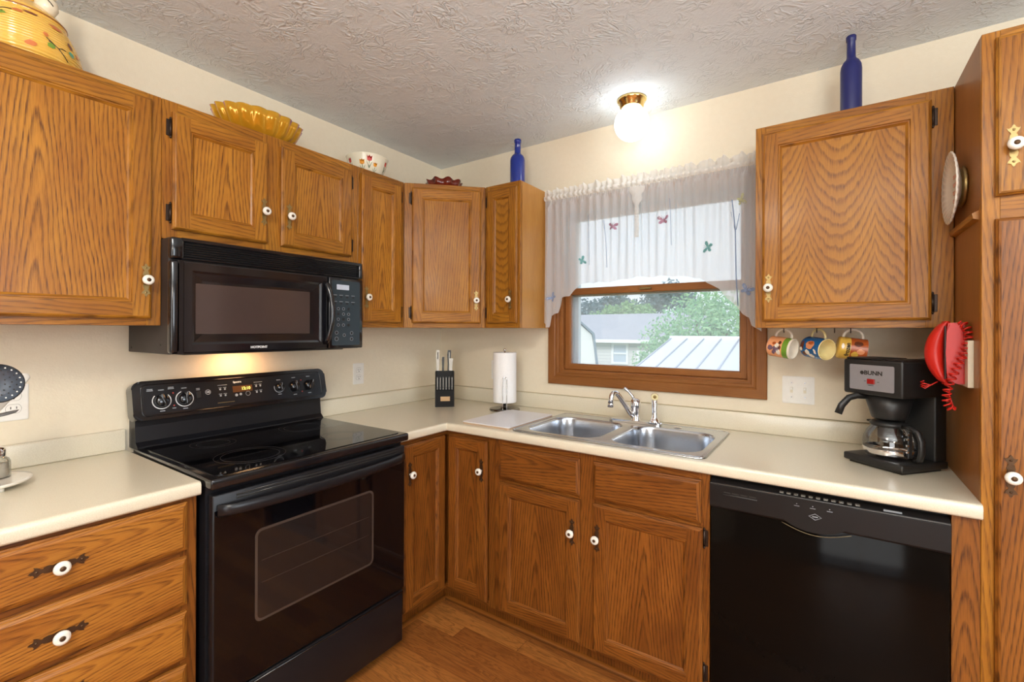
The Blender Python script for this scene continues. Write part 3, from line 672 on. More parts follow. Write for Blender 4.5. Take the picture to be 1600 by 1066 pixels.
md = b.build('microwave_door', r)
b = MB(); b.prism(rrect(.074, .490, .072, .242, .003), 0, .0008, MWWIN, M=T(0, F+.0052, 0) @ FR); b.build('door_window', md)
b = MB(); b.text('HOTPOINT', .0115, MARKW, T(.283, F-.0006, .022) @ FR, bold=.0004, sx=1.05); b.build('brand_lettering', md)
b = MB(); n = 16; b.tube([(.560+.012*math.sin(PI*i/n), F-.002-.030*math.sin(PI*i/n)**.6, .030+.258*i/n) for i in range(n+1)], .011, BLACK, seg=12, flat=.8, up=(1, 0, 0)); b.build('door_handle', md)
b = MB(); b.box((.576, F, .006), (MWW, -.36, .314), BLACK, bev=.005, seg=2); b.prism(rrect(.590, MWW-.018, .020, .302, .006), 0, .0012, GREYP, M=T(0, F, 0) @ FR)
b.prism(rrect(.612, .674, .262, .284, .002), .0012, .0018, plain('pale_display', lin(190, 200, 215), .3), M=T(0, F, 0) @ FR)
FF = T(0, F, 0) @ FR
for j, z in enumerate((.179, .156, .133, .108)):
    for x in (.620, .646, .672): b.prism(band(x, z, .0052, .0066, 0, 359.9, 16), .0012, .0018, MARKG if (j+int(x*1000)) % 3 else BLACKP, M=FF); b.prism(circ(x, z, .005, 12), .0012, .0016, BLACKP, M=FF)
for z in (.238, .210):
    for x in (.604, .634, .664, .695): b.box((x-.009, z-.001, .0012), (x+.009, z+.001, .0016), MARKG, M=FF); b.prism(circ(x, z-.008, .006, 12, .004), .0012, .0016, BLACKP, M=FF)
for (x, z, q) in ((.612, .075, .008), (.612, .048, .009), (.650, .064, .007), (.688, .073, .008), (.688, .047, .008)): b.prism(band(x, z, q-.0015, q, 0, 359.9, 18), .0012, .0018, MARKG, M=FF); b.prism(circ(x, z, q-.0015, 14), .0012, .0015, BLACKP, M=FF)
b.build('keypad', r)
b = MB(); b.box((.31, -.13, -.004), (.43, -.06, -.001), emis('cooktop_lamp_lens', (1, .62, .32), 6)); b.build('cooktop_lamp', r)
lamp('cooktop_lamp_light', 'AREA', (.10, -1.314, 1.262), .75, (1, .52, .22), .10, .05, (.02, -1.314, 1.0))

# ================================================================ dishwasher
r = thing('dishwasher', 'black dishwasher under the counter, left of the pantry', 'dishwasher', (1.8165, 0, 0), 0)
Dw = .602; b = MB(); b.box((.004, -.59, .10), (Dw-.004, -.02, .868), BLACKP); b.box((.01, -.55, 0), (Dw-.01, -.05, .10), BLACKP); b.build('tub', r)
b = MB(); b.box((.003, -.622, .118), (Dw-.003, -.59, .770), DWBLK, bev=.003, seg=2); dd = b.build('dishwasher_door', r)
b = MB(); ax = Matrix(((0, 0, 1, 0), (1, 0, 0, 0), (0, 1, 0, 0), (0, 0, 0, 1)))
b.prism([(-.59, .770), (-.630, .770), (-.634, .776), (-.634, .846), (-.630, .852), (-.600, .862), (-.59, .862)][::-1], .003, Dw-.003, DWCP, M=ax)
lob = [(.205, .850)]+[(.295-.092*math.cos(PI*i/18)*(1 if 1 else 1), .806-.052*math.sin(PI*i/18)) for i in range(19)]+[(.390, .850)]
b.prism(lob, .0, .0035, DWCP, M=T(0, -.634, 0) @ FR, bev=.0015)
b.tube([(.212+.175*i/14, -.636, .768-.022*math.sin(PI*i/14)) for i in range(15)], .0011, plain('dull_brass_edge', (.20, .15, .08), .4, .7), seg=6)
b.tube([(.004, -.6345, .850), (Dw-.004, -.6345, .850)], .0012, plain('grey_edge', (.12, .11, .10), .4), seg=6)  # thin grey line along the top front edge
for i in range(4): b.box((.046+.025*i, -.6345, .824-.0), (.066+.025*i, -.63, .8275), DARKG)
b.tube([(.044, -.635, .819), (.144, -.635, .819)], .0015, plain('vent_lip', (.06, .055, .05), .3), seg=6); b.build('control_panel', dd)
DM_ = T(0, -.634, 0) @ FR
b = MB(); b.tube([(.295, .803, .0), (.311, .812, 0), (.327, .803, 0), (.311, .794, 0)], .0010, MARKG, seg=5, M=T(-.012, -.638, 0) @ FR, closed=True, smooth=False); b.box((.292, -.638, .8015), (.306, -.6378, .8045), MARKG); b.build('diamond_emblem', dd)
for x in (.252, .293, .335):
    b = MB(); b.box((x-.007, -.638, .826), (x+.007, -.6376, .8275), MARKG); b.prism(circ(x, .833, .0015, 8), .0036, .0040, MARKG, M=DM_); b.build('indicator_mark', dd)
SM = T(0, -.632, .8525) @ R('X', 18.5)
WB = plain('worn_button', (.10, .09, .075), .4)
for i in range(11): MB().box((.205+.019*i, .003, .0), (.217+.019*i, .013, .0035), WB, M=SM, bev=.0015).build('button', dd)
MB().box((.46, .004, 0), (.50, .010, .002), MARKG, M=SM).build('latch_mark', dd)
b = MB(); b.box((.006, -.56, .01), (Dw-.006, -.55, .112), BLACKP); b.build('kick_plate', r)

# ================================================================ sink, faucet, sprayer
r = thing('kitchen_sink', 'double-bowl stainless steel sink set in the cream countertop', 'sink', (0, 0, CT), 0)
bm = bmesh.new(); zt = .006
def loop(bm, pts, z): 
    vs = [bm.verts.new((x, y, z)) for x, y in pts]; return vs, [bm.edges.new((vs[i], vs[(i+1) % len(vs)])) for i in range(len(vs))]
O, e0 = loop(bm, rrect(.984, 1.793, -.602, -.088, .03, 6), zt); B1p = (1.012, 1.366, -.562, -.175, .085); B2p = (1.412, 1.765, -.562, -.175, .085)
L1, e1 = loop(bm, rrect(*B1p, 8), zt-.001); L2, e2 = loop(bm, rrect(*B2p, 8), zt-.001)
bmesh.ops.triangle_fill(bm, use_beauty=True, use_dissolve=True, edges=e0+e1+e2)
for f in bm.faces:
    f.normal_update()
    if f.normal.z < 0: f.normal_flip()
def skirt(a, pts, z, smooth=True):
    n = [bm.verts.new((x, y, z)) for x, y in pts]; m_ = len(a)
    for i in range(m_):
        j = (i+1) % m_; f = bm.faces.new((a[i], a[j], n[j], n[i])); f.smooth = smooth
    return n
skirt(O, rrect(.981, 1.796, -.605, -.085, .032, 6), .0015)
for L_, P__ in ((L1, B1p), (L2, B2p)):
    x0, x1, y0, y1, q = P__; cur = L_
    for (ins, z) in ((.003, .001), (.005, -.008), (.008, -.05), (.014, -.13), (.024, -.155), (.045, -.168), (.075, -.172)): cur = skirt(cur, rrect(x0+ins, x1-ins, y0+ins, y1-ins, max(.02, q-ins*.8), 8), z)
    cx, cy = (x0+x1)/2, (y0+y1)/2; cur = skirt(cur, [(cx+(v.co.x-cx)*.28, cy+(v.co.y-cy)*.28) for v in cur], -.174)
    bm.faces.new(cur)
s_ = MB(); s_.merge(bm, STEEL); 
s_.tube([(x, y, zt-.001) for x, y in rrect(.990, 1.787, -.596, -.094, .03, 6)], .0022, STEEL, seg=8, closed=True)
s_.build('sink_basin', r)
for cx in (1.189, 1.588):
    b = MB(); b.lathe([(.044, -.1725), (.044, -.170), (.036, -.170), (.030, -.174), (0, -.174)], CHROME, M=T(cx, -.368, 0)); b.build('drain', r)
b = MB(); b.lathe([(.0, .009), (.015, .009), (.019, .0065)][::-1], CHROME, M=T(1.583, -.135, 0)); b.build('hole_cover', r)
r = thing('kitchen_faucet', 'chrome single-lever kitchen faucet behind the sink bowls', 'faucet', (1.385, -.130, CT+.006), 0)
b = MB(); b.prism(rrect(-.130, .125, -.026, .026, .024, 6), 0, .012, CHROME, bev=.005); b.build('deck_plate', r)
b = MB(); b.lathe([(.026, .010), (.023, .02), (.021, .065), (.024, .072), (.025, .095), (.020, .108), (.010, .114), (0, .115)], CHROME); b.build('faucet_body', r)
b = MB(); sp = [(-.008, -.018, .035), (-.014, -.038, .052), (-.026, -.072, .092), (-.037, -.104, .128), (-.043, -.120, .145), (-.048, -.133, .153), (-.053, -.146, .152), (-.057, -.155, .142), (-.059, -.160, .125), (-.060, -.162, .108)]
b.tube(sp, [.012, .012, .0115, .011, .011, .011, .011, .0112, .0115, .012], CHROME, seg=14); b.lathe([(.0125, .0), (.0135, -.004), (.0135, -.018), (.010, -.019), (0, -.019)], CHROME, M=T(-.060, -.162, .108)); b.build('spout', r)
b = MB(); b.tube([(-.004, -.004, .108), (-.016, -.004, .128), (-.030, -.010, .146), (-.046, -.016, .160), (-.053, -.018, .163)], [.008, .0065, .0065, .0075, .005], CHROME, seg=10); b.build('lever_handle', r)
r = thing('side_sprayer', 'chrome side sprayer with a cream button, right of the faucet', 'sprayer', (1.478, -.135, CT+.006), 0)
b = MB(); b.lathe([(.024, .012), (.024, .018), (.018, .026), (.0135, .034), (.012, .06), (.014, .10), (.0135, .118), (.012, .128), (0, .130)], CHROME); b.build('sprayer_body', r)
VD = Vector((2.149-1.478, -2.2957+.135, 0)).normalized(); SQ = T(*(VD*.012+Vector((0, 0, .132)))) @ VD.to_track_quat('Z', 'Y').to_matrix().to_4x4()
b = MB(); b.lathe([(0, -.026), (.012, -.024), (.0165, -.012), (.0175, 0), (.0165, .004)], CHROME, M=SQ); b.lathe([(.0165, .004), (.0155, .0065), (.008, .0065), (.007, .003)], plain('cream_plastic', lin(236, 222, 170), .35), M=SQ); b.lathe([(.007, .003), (.004, .006), (0, .0065)], BRASS, M=SQ); b.build('spray_head', r)

# ================================================================ things on the counters
tag(MB().prism(rrect(.706, .975, -.606, -.205, .010), .009, .012, plain('speckled_white_board', lin(226, 226, 232), .3, bump=0, bscale=900), M=T(0, 0, CT), bev=.0006)
    .prism(rrect(.7062, .9748, -.6058, -.2052, .010), 0, .0092, plain('board_edge', lin(176, 150, 124), .5), M=T(0, 0, CT)).build('cutting_board', origin=(.84, -.405, CT)),
    'pale speckled glass cutting board lying left of the sink', 'cutting board')
# paper towels
r = thing('paper_towel_holder', 'chrome upright paper towel holder in the corner by the window', 'holder', (.655, -.183, CT), 0)
b = MB(); b.lathe([(0, 0), (.084, 0), (.086, .004), (.083, .010), (.070, .0125), (.030, .012), (.012, .02), (.010, .04), (0, .04)], DCHROME, seg=40); b.build('base', r)
b = MB(); b.cyl((0, 0, .03), (0, 0, .330), .005, CHROME); b.lathe([(.005, .330), (.008, .334), (.006, .341), (0, .343)], CHROME, seg=14); b.build('post', r)
dv = Vector((.577, -.816, 0)); sd = Vector((.816, .577, 0)); b = MB(); n = 10
pts = [dv*.074-sd*.011+Vector((0, 0, z)) for z in (.010, .05, .12, .178)]+[dv*.074-sd*.011*math.cos(PI*i/n)+Vector((0, 0, .178+.012*math.sin(PI*i/n))) for i in range(1, n)]+[dv*.074+sd*.011+Vector((0, 0, z)) for z in (.178, .12, .05, .010)]
b.tube([tuple(p) for p in pts], .0026, CHROME, seg=8); b.build('spring_arm', r)
b = MB(); b.lathe([(.0205, .004), (.0635, .004), (.065, .008), (.065, .276), (.0635, .280), (.0205, .280), (.0205, .004)], PAPER, seg=48); tag(b.build('paper_towel_roll', origin=(0, 0, 0)), 'white paper towel roll standing on the chrome holder', 'paper towels').location = (.655, -.183, CT+.042)

# knife block
r = thing('knife_block', 'black knife block with a small gold label in the counter corner', 'knife block', (.312, -.300, CT), 43)
kw = .055; b = MB()
b.prism([(0, 0), (.105, 0), (.128, .175), (.060, .205), (.047, .145), (.028, .150), (.016, .10), (0, .098)], -kw, kw, plain('black_painted_wood', (.007, .006, .006), .5, spec=.2), M=Matrix(((0, 0, 1, 0), (1, 0, 0, 0), (0, 1, 0, 0), (0, 0, 0, 1))), bev=0); b.build('block', r)
for sx_ in (-1, 1): MB().box((sx_*kw-sx_*.004, .004, .09), (sx_*kw, .06, .205), BLACKP, bev=.002).build('side_rail', r)
b = MB(); b.box((-.024, -.0012, .034), (.030, 0, .060), plain('gold_label', lin(196, 158, 112), .4)); b.build('label_plate', r)
KM = T(.312, -.300, CT) @ R('Z', 43)
def knife(name, label, cat, group, x, y, z, L, tilt, w, mat1, mat2, style):
    M = KM @ T(x, y, z) @ R('X', tilt); o = bpy.data.objects.new(name, None); COL.objects.link(o); o.matrix_world = M; o['label'] = label; o['category'] = cat
    if group: o['group'] = group
    b = MB()
    if style == 'steak': b.prism(rrect(-w/2, w/2, 0, L, w*.4, 3), -.006, .006, mat1, M=T(0, 0, 0) @ Matrix(((1, 0, 0, 0), (0, 0, -1, 0), (0, 1, 0, 0), (0, 0, 0, 1))), bev=.0015); b.box((-.0012, -.0068, .004), (.0012, .0068, L-.006), mat2)
    else:
        pf = [(-w*.42, 0), (w*.42, 0), (w*.36, L*.35), (w*.5, L*.75), (w*.55, L), (-w*.35, L*1.0), (-w*.5, L*.8), (-w*.36, L*.4)]
        b.prism(pf, -.007, .007, mat1, M=Matrix(((1, 0, 0, 0), (0, 0, -1, 0), (0, 1, 0, 0), (0, 0, 0, 1))), bev=.002)
        if style == 'tang': b.box((-w*.1, -.0078, .01), (w*.18, .0078, L-.012), mat2, bev=.001)
    b.build('handle', o); b = MB(); b.box((-w*.3, -.004, -.006), (w*.3, .004, .006), KSTEEL, bev=.001); b.build('bolster', o)
for i in range(6): knife('steak_knife', 'black handled steak knife in the front row of the knife block', 'knife', 'steak knives in the front row of the knife block', -.042+.0168*i, .010, .106, .068, -4, .010, BLACKP, KSTEEL, 'steak')
knife('kitchen_knife', 'steel handled knife at the block\'s left, the tallest', 'knife', None, -.042, .095, .20, .125, -6, .020, KSTEEL, BLACKP, 'tang')
knife('kitchen_knife', 'shorter steel handled knife at the block\'s left, in front of the tallest', 'knife', None, -.040, .070, .198, .075, -6, .018, KSTEEL, BLACKP, 'plain')
knife('kitchen_knife', 'slim all-black handled knife in the middle of the knife block', 'knife', None, -.010, .075, .196, .090, -5, .015, BLACKP, BLACKP, 'plain')
knife('kitchen_knife', 'black topped knife handle at the back right of the knife block', 'knife', None, .026, .098, .19, .135, -6, .022, BLACKP, KSTEEL, 'tang')
knife('kitchen_knife', 'broad steel handle at the knife block\'s right edge', 'knife', None, .036, .072, .196, .080, -6, .022, KSTEEL, BLACKP, 'plain')

# coffee maker
r = thing('coffee_maker', 'black drip coffee maker with a silver front panel, beside the pantry', 'coffee maker', (2.190, -.325, CT), -40)
b = MB(); b.box((0, 0, .008), (.19, .200, .032), BLACKP, bev=.005, seg=2); b.box((.012, .015, 0), (.178, .185, .009), BLACKP); b.lathe([(0, .0335), (.058, .0335), (.062, .032)][::-1], BLACKM, M=T(.095, .078, 0)); b.build('base', r)
b = MB(); b.box((.004, .148, .030), (.186, .200, .352), BLACKP, bev=.006, seg=2); b.build('tower', r)
b = MB(); b.box((0, .0, .236), (.19, .200, .352), BLACKP, bev=.007, seg=3); b.box((.006, .006, .352), (.12, .125, .358), BLACKP, bev=.003, seg=2); b.box((.125, .012, .350), (.184, .190, .356), BLACKM, bev=.003); b.build('reservoir_head', r)
b = MB(); CMM = FR; b.prism(rrect(.024, .166, .252, .335, .004), 0, .0015, plain('silver_panel', lin(150, 148, 152), .4, .3), M=FR)
fp = b.build('front_panel', r)
b = MB(); b.text('BUNN', .019, DARKG, T(.102, -.0017, .309) @ FR, bold=.0005, sx=1.1); b.prism(circ(.066, .309, .0062, 14), .0015, .0020, DARKG, M=FR)
for x in (.076, .118): b.box((x-.003, -.002, .281), (x+.003, -.0015, .2825), DARKG)
b.box((.087, -.002, .268), (.103, -.0015, .2695), DARKG); b.build('logo', fp)
b = MB(); b.box((.084, -.005, .274), (.108, -.001, .290), plain('red_switch', lin(150, 24, 20), .3), bev=.001); b.build('power_switch', fp)
b = MB(); b.lathe([(.0, .158), (.044, .158), (.047, .162), (.067, .236), (0, .236)], BLACKP, M=T(.095, .078, 0), seg=36)
b.tube([(.060, .030, .229), (.046, .004, .230), (.036, -.020, .222), (.028, -.042, .196), (.024, -.052, .168)], [.011, .011, .011, .0115, .012], BLACKP, seg=10, flat=.75); b.build('brew_funnel', r)
CFM = T(2.190, -.325, CT) @ R('Z', -40) @ T(.095, .078, .034)
r = bpy.data.objects.new('coffee_carafe', None); COL.objects.link(r); r.matrix_world = CFM; tag(r, 'empty round glass coffee carafe with black handle and lid', 'carafe')
b = MB(); b.lathe([(0, .001), (.052, .001), (.062, .004), (.0665, .012), (.070, .030), (.071, .045), (.068, .062), (.060, .082), (.048, .098), (.045, .104)], CLEAR, seg=48); b.build('glass_jug', r)
b = MB(); b.lathe([(.0668, .012), (.0705, .028), (.0700, .030), (.0664, .012)], CHROME, seg=48); b.build('reflection_band', r)  # chrome ring stands in for a silvery reflection on the glass
b = MB(); b.lathe([(.047, .100), (.052, .104), (.052, .110), (.044, .116), (.02, .118), (0, .118)], BLACKP, seg=36); b.box((-.068, -.010, .104), (-.04, .010, .110), BLACKP, bev=.003, seg=2); b.build('lid', r)
b = MB(); HH = R('Z', -8); b.tube([(.050, 0, .106), (.075, 0, .108), (.098, 0, .096), (.108, 0, .070), (.108, 0, .035), (.102, 0, .012), (.085, 0, .006)], [.010, .010, .0105, .0105, .0105, .010, .007], BLACKP, seg=10, flat=.7, M=HH, up=(0, 1, 0))
b.box((.068, -.008, .010), (.073, .008, .095), BLACKP, bev=.002, M=HH)
for z in (.03, .05, .07, .085): b.box((.066, -.010, z-.003), (.0735, -.006, z+.003), CHROME, M=HH)
b.build('handle', r)

# white round board with salt shaker on the left counter
r = thing('round_trivet', 'white round footed trivet under the glass shaker on left counter', 'trivet', (.215, -2.065, CT), 0)
b = MB(); b.lathe([(0, .010), (.085, .010), (.094, .013), (.099, .018), (.098, .022), (.090, .0205), (0, .0205)], PORC, seg=48); b.build('plate', r)
for a in (20, 110, 200, 290): MB().cyl((.075*math.cos(math.radians(a)), .075*math.sin(math.radians(a)), 0), (.075*math.cos(math.radians(a)), .075*math.sin(math.radians(a)), .011), .007, PORC).build('foot', r)
r = thing('salt_shaker', 'square ribbed clear glass shaker with a chrome cap on the trivet', 'shaker', (.200, -2.035, CT+.0205), 0)
b = MB(); b.lathe([(0, .0), (.0245, .0), (.026, .004), (.0255, .045), (.022, .054), (.015, .060), (.015, .066)], CLEAR, seg=40, mod=lambda t, z, q: 1+.022*math.cos(20*t)+.05*abs(math.cos(2*t))); b.build('glass_jar', r)
b = MB(); b.lathe([(0, .003), (.022, .003), (.022, .040), (0, .040)], plain('ground_pepper', lin(214, 204, 188), .9), seg=24); b.build('contents', r)
b = MB(); b.lathe([(.0175, .062), (.018, .078), (.015, .086), (.008, .089), (0, .0895)], CHROME, seg=24); b.build('cap', r)
# utensils in a crock at the left edge
r = thing('utensil_crock', 'white stoneware crock holding cooking tools on left counter', 'crock', (.32, -2.19, CT), 0)
b = MB(); b.lathe([(0, 0), (.055, 0), (.06, .005), (.062, .10), (.065, .112), (.060, .112), (.056, .10), (.054, .01), (0, .01)], PORC, seg=36); b.build('jar', r)
r = thing('skimmer_spoon', 'black round slotted skimmer leaning out of the crock', 'skimmer', (.33, -2.185, CT+.04), 0)
hc = Vector((.345, -2.054, 1.215))-Vector((.33, -2.185, CT+.04))
vd = (Vector((2.149, -2.2957, 1.3593))-Vector((.345, -2.054, 1.215))).normalized()
SKM = T(*hc) @ R('Z', 0) @ (vd*.9+Vector((0, -.25, -.15))).to_track_quat('Z', 'Y').to_matrix().to_4x4()
b = MB(); b.tube([(0, 0, 0), tuple(hc*.55), tuple(hc*.82+Vector((-.01, 0, -.01)))], [.006, .006, .007], BLACKP, seg=8, flat=.6); b.build('handle', r)
b = MB(); b.lathe([(.050, .0), (.052, .001), (.051, -.002), (.044, -.012), (.030, -.019), (.012, -.0225), (0, -.023)], BLACKP, M=SKM, seg=36)
b.lathe([(.049, -.001), (.043, -.010), (.030, -.017), (.012, -.0205), (0, -.021)], plain('blue_grey_sheen_plastic', (.06, .075, .10), .3), M=SKM, seg=36)
for q, n in ((.010, 5), (.022, 10), (.033, 15), (.042, 20)):
    for i in range(n):
        a = 2*PI*(i+.5*(n % 2))/n; zz = -.021+.021*(q/.050)**2.2; b.lathe([(.0019, .0008), (0, .0008)], DARKG if q < .04 else WHITE, M=SKM @ T(q*math.cos(a), q*math.sin(a), zz), seg=8)
b.build('slotted_bowl', r)
b = MB(); p0, p1 = Vector((.300, -2.19, CT+.045)), Vector((.252, -1.983, 1.230)); dvv = p1-p0
b.tube([tuple(p0+dvv*q_) for q_ in (0, .45, .60, .68, .9, .985, 1)], [.005, .006, .009, .016, .015, .011, .003], WHITE, seg=12, flat=.22); tag(b.build('spatula', origin=tuple(p0)), 'white plastic spatula with its blade behind the black skimmer', 'spatula')
b = MB(); p0 = Vector((.36, -2.19, CT+.04)); b.tube([tuple(p0), (.375, -2.11, 1.08), (.385, -2.075, 1.128)], [.004, .004, .005], STEEL, seg=8); b.lathe([(0, -.004), (.016, -.002), (.020, .003), (.018, .003), (0, -.001)], plain('grey_nylon', (.12, .12, .12), .4), M=T(.390, -2.052, 1.137) @ R('X', 12), sx=.8, sy=1.6, seg=24)
tag(b.build('cooking_spoon', origin=tuple(p0)), 'small grey spoon below the black skimmer at the left edge', 'spoon')

# ================================================================ wall plates
SHG_ = plain('plate_recess_grey', lin(150, 146, 138), .6)
def outlet(M, name, label, gang=1, kind='outlet', mat=WHITE):
    o = bpy.data.objects.new(name, None); COL.objects.link(o); o.matrix_world = M; tag(o, label, 'outlet' if kind == 'outlet' else 'switch')
    w = .070 if gang == 1 else .116; b = MB(); b.prism(rrect(-w/2, w/2, -.0575, .0575, .004, 3), 0, .005, mat, M=FR, bev=.002); b.build('cover_plate', o)
    xs = (0,) if gang == 1 else (-.024, .024)
    for x in xs:
        if kind == 'outlet':
            for z in (.020, -.020):
                b = MB(); b.prism([(x+.0172*math.cos(t), z+max(-.0135, min(.0135, .0172*math.sin(t)))) for t in [2*PI*i/28 for i in range(28)]], .004, .0068, mat, M=FR, bev=.0006); b.prism([(x+.0182*math.cos(t), z+max(-.0145, min(.0145, .0182*math.sin(t)))) for t in [2*PI*i/28 for i in range(28)]], .004, .0053, SHG_, M=FR)
                b.box((x-.0075, -.0074, z-.001), (x-.0055, -.0062, z+.007), DARKG); b.box((x+.0055, -.0074, z-.000), (x+.0075, -.0062, z+.007), DARKG); b.prism(circ(x, z-.007, .0026, 10), .0062, .0074, DARKG, M=FR); b.build('receptacle', o)
        else:
            b = MB(); b.box((x-.005, -.0056, -.012), (x+.005, -.0048, .012), ALMOND); b.box((x-.0042, -.014, .000), (x+.0042, -.005, .010), mat, bev=.001, M=T(0, 0, .001)); b.build('toggle', o)
            for z in (.030, -.030): MB().prism(circ(x, z, .0028, 10), .005, .0062, STEEL, M=FR).build('screw', o)
    return o
outlet(T(0, -1.998, 1.124) @ R('Z', 90), 'wall_outlet', 'white double-width outlet plate on the left wall behind the cooking tools', 2)
outlet(T(0, -.661, 1.117) @ R('Z', 90), 'wall_outlet', 'single white outlet right of the range on the left wall', 1)
outlet(T(.462, 0, 1.117), 'wall_outlet', 'white outlet half hidden behind the paper towel roll', 1)
outlet(T(2.042, 0, 1.111), 'light_switch', 'double light switch on a cream plate below the hanging mugs', 2, 'switch', WHITE)

# ================================================================ red wall telephone
r = thing('wall_telephone', 'glossy red wall telephone with a coiled cord on the pantry side', 'telephone', (2.476, -.470, 1.30), -90)
AX = Matrix(((0, 0, 1, 0), (-1, 0, 0, 0), (0, 1, 0, 0), (0, 0, 0, 1)))   # (out, z) profile extruded along local x
b = MB(); prof = [(.012, -.088), (.022, -.090), (.046, -.083), (.050, -.06), (.052, 0), (.050, .06), (.046, .084), (.012, .086)]
b.prism(prof, -.040, .036, RED, M=AX, bev=.004); b.build('telephone_base', r)
b = MB(); n = 24; rows = []
for i in range(n+1):
    t = i/n; z = -.092+.180*t; o_ = .050+.026*math.sin(PI*t)**.75; th = .004+.018*math.sin(PI*min(1, max(0, t)))**.5; wv = .022+.004*abs(2*t-1)
    rows.append([(-.002+wv*math.cos(a), -(o_-.004+th*math.sin(a)), z) for a in [2*PI*k/20 for k in range(20)]])
b.sheet([rw[::-1] for rw in rows], RED, closed=True); i0 = b.mi(RED)
b.lathe([(0, -.002), (.022, -.001), (.022, .004), (0, .004)], RED, M=T(-.002, -.046, -.092), sy=.4); b.lathe([(0, -.004), (.022, -.004), (.022, .001), (0, .002)], RED, M=T(-.002, -.046, .088), sy=.4)
b.build('handset', r)
b = MB(); b.box((-.036, -.0535, -.076), (.034, -.0515, .076), DARKG); b.build('cradle_gap_shade', r)  # dark box standing in for the shade between base and handset
path = [Vector((y, -(2.476-x), z-1.30)) for x, y, z in [(2.462, .030, 1.385), (2.470, .044, 1.368), (2.472, .050, 1.345), (2.468, .052, 1.318), (2.460, .052, 1.292), (2.450, .052, 1.264), (2.440, .052, 1.236), (2.432, .050, 1.208), (2.427, .050, 1.180), (2.429, .048, 1.155), (2.440, .044, 1.140)]]
def smooth_path(P, n):
    out = []
    for i in range(len(P)-1):
        p0, p1, p2, p3 = P[max(i-1, 0)], P[i], P[i+1], P[min(i+2, len(P)-1)]
        for k in range(n):
            t = k/n; out.append(.5*((2*p1)+(p2-p0)*t+(2*p0-5*p1+4*p2-p3)*t*t+(3*p1-p0-3*p2+p3)*t**3))
    return out+[P[-1]]
sp = smooth_path([p+Vector((0, -.004, 0)) for p in path], 50); turns = 19; hel = []
for i, p in enumerate(sp):
    t = (sp[min(i+1, len(sp)-1)]-sp[max(i-1, 0)]).normalized(); e1 = Vector((1, 0, 0)); e1 = (e1-t*e1.dot(t)).normalized(); e2 = t.cross(e1)
    a = 2*PI*turns*i/len(sp); hel.append(tuple(p+Vector((.004, 0, 0))+e1*math.cos(a)*.0085+e2*math.sin(a)*.0085))
b = MB(); b.tube(hel, .0022, RED, seg=6); b.tube([hel[-1], (.034, -.045, -.118), (.02, -.040, -.100), (.0, -.040, -.090)], .002, RED, seg=6)
q = [Vector((-.015, -.06, -.088)), Vector((-.02, -.075, -.10)), Vector((-.022, -.088, -.105)), Vector((-.024, -.098, -.100)), Vector((-.02, -.090, -.096))]
for dz in (0, .008, -.006): b.tube([tuple(v+Vector((0, -.001, dz if i > 1 else 0))) for i, v in enumerate(q)], .0018, RED, seg=6)
b.build('coiled_cord', r)
b = MB(); b.box((-.045, -.012, -.095), (.068, 0, .035), ALMOND, bev=.001); b.build('mounting_plate', r)

# lacy plate on the pantry side
r = thing('decorative_plate', 'white lacy-edged plate mounted on the pantry side', 'plate', (2.4755, -.425, 1.785), -90)
PM = FR @ R('Y', 0)
b = MB(); b.lathe([(0, .012), (.045, .012), (.055, .014), (.075, .021), (.098, .029), (.102, .033), (.098, .0345), (.075, .026), (.053, .018), (0, .017)], PORC, M=PM, seg=90, mod=lambda t, z, q: 1+(.06*abs(math.sin(15*t))+.02*math.sin(45*t) if q > .09 else 0)); b.build('dish', r)
PK = plain('pink_glaze', lin(214, 160, 140), .4); b = MB()
for j in range(4):
    for i in range(3): b.tube([(-.03+.022*i+.012*k/6, .036-.024*j+.006*math.sin(k*1.6+i), .0182) for k in range(9)], .0011, PK, seg=4, M=PM)
for i in range(40): a = 2*PI*i/40; b.lathe([(.002, .001), (0, .0016)], PK, M=PM @ T(.086*math.cos(a), .086*math.sin(a), .0302), seg=6)
b.build('painted_decoration', r)
b = MB(); b.lathe([(0, 0), (.055, 0), (.060, .004), (.052, .013), (0, .013)], BRASS, M=PM); b.build('plate_hanger', r)

# ================================================================ hanging mugs
def decal(b, rf, ang, z, pts, mat, sc=1.0, rot=0, M=None, lift=.0006):
    """flat shape laid on a body of revolution: pts in metres (along the girth, along the axis)"""
    idx = b.mi(mat); c, s = math.cos(rot), math.sin(rot); P = [((x*c-y*s)*sc, (x*s+y*c)*sc) for x, y in pts]
    def w(x, y): q = rf(z+y)+lift; a = ang+x/max(q, .01); v = Vector((q*math.cos(a), q*math.sin(a), z+y)); return M @ v if M else v
    for ring_ in (0,):
        n = len(P); cen = b.bm.verts.new(w(sum(p[0] for p in P)/n, sum(p[1] for p in P)/n)); vs = [b.bm.verts.new(w(*p)) for p in P]
        mid = [b.bm.verts.new(w(*(Vector(p)*.5+Vector((sum(q_[0] for q_ in P)/n, sum(q_[1] for q_ in P)/n))*.5))) for p in P]
        for i in range(n):
            j = (i+1) % n
            for f in (b.bm.faces.new((vs[i], vs[j], mid[j], mid[i])), b.bm.faces.new((mid[i], mid[j], cen))): f.material_index = idx; f.smooth = True
def blob(rx, ry, n=14, wob=.15, seed=1):
    rd = random.Random(seed); return [(rx*math.cos(2*PI*i/n)*(1+rd.uniform(-wob, wob)), ry*math.sin(2*PI*i/n)*(1+rd.uniform(-wob, wob))) for i in range(n)]
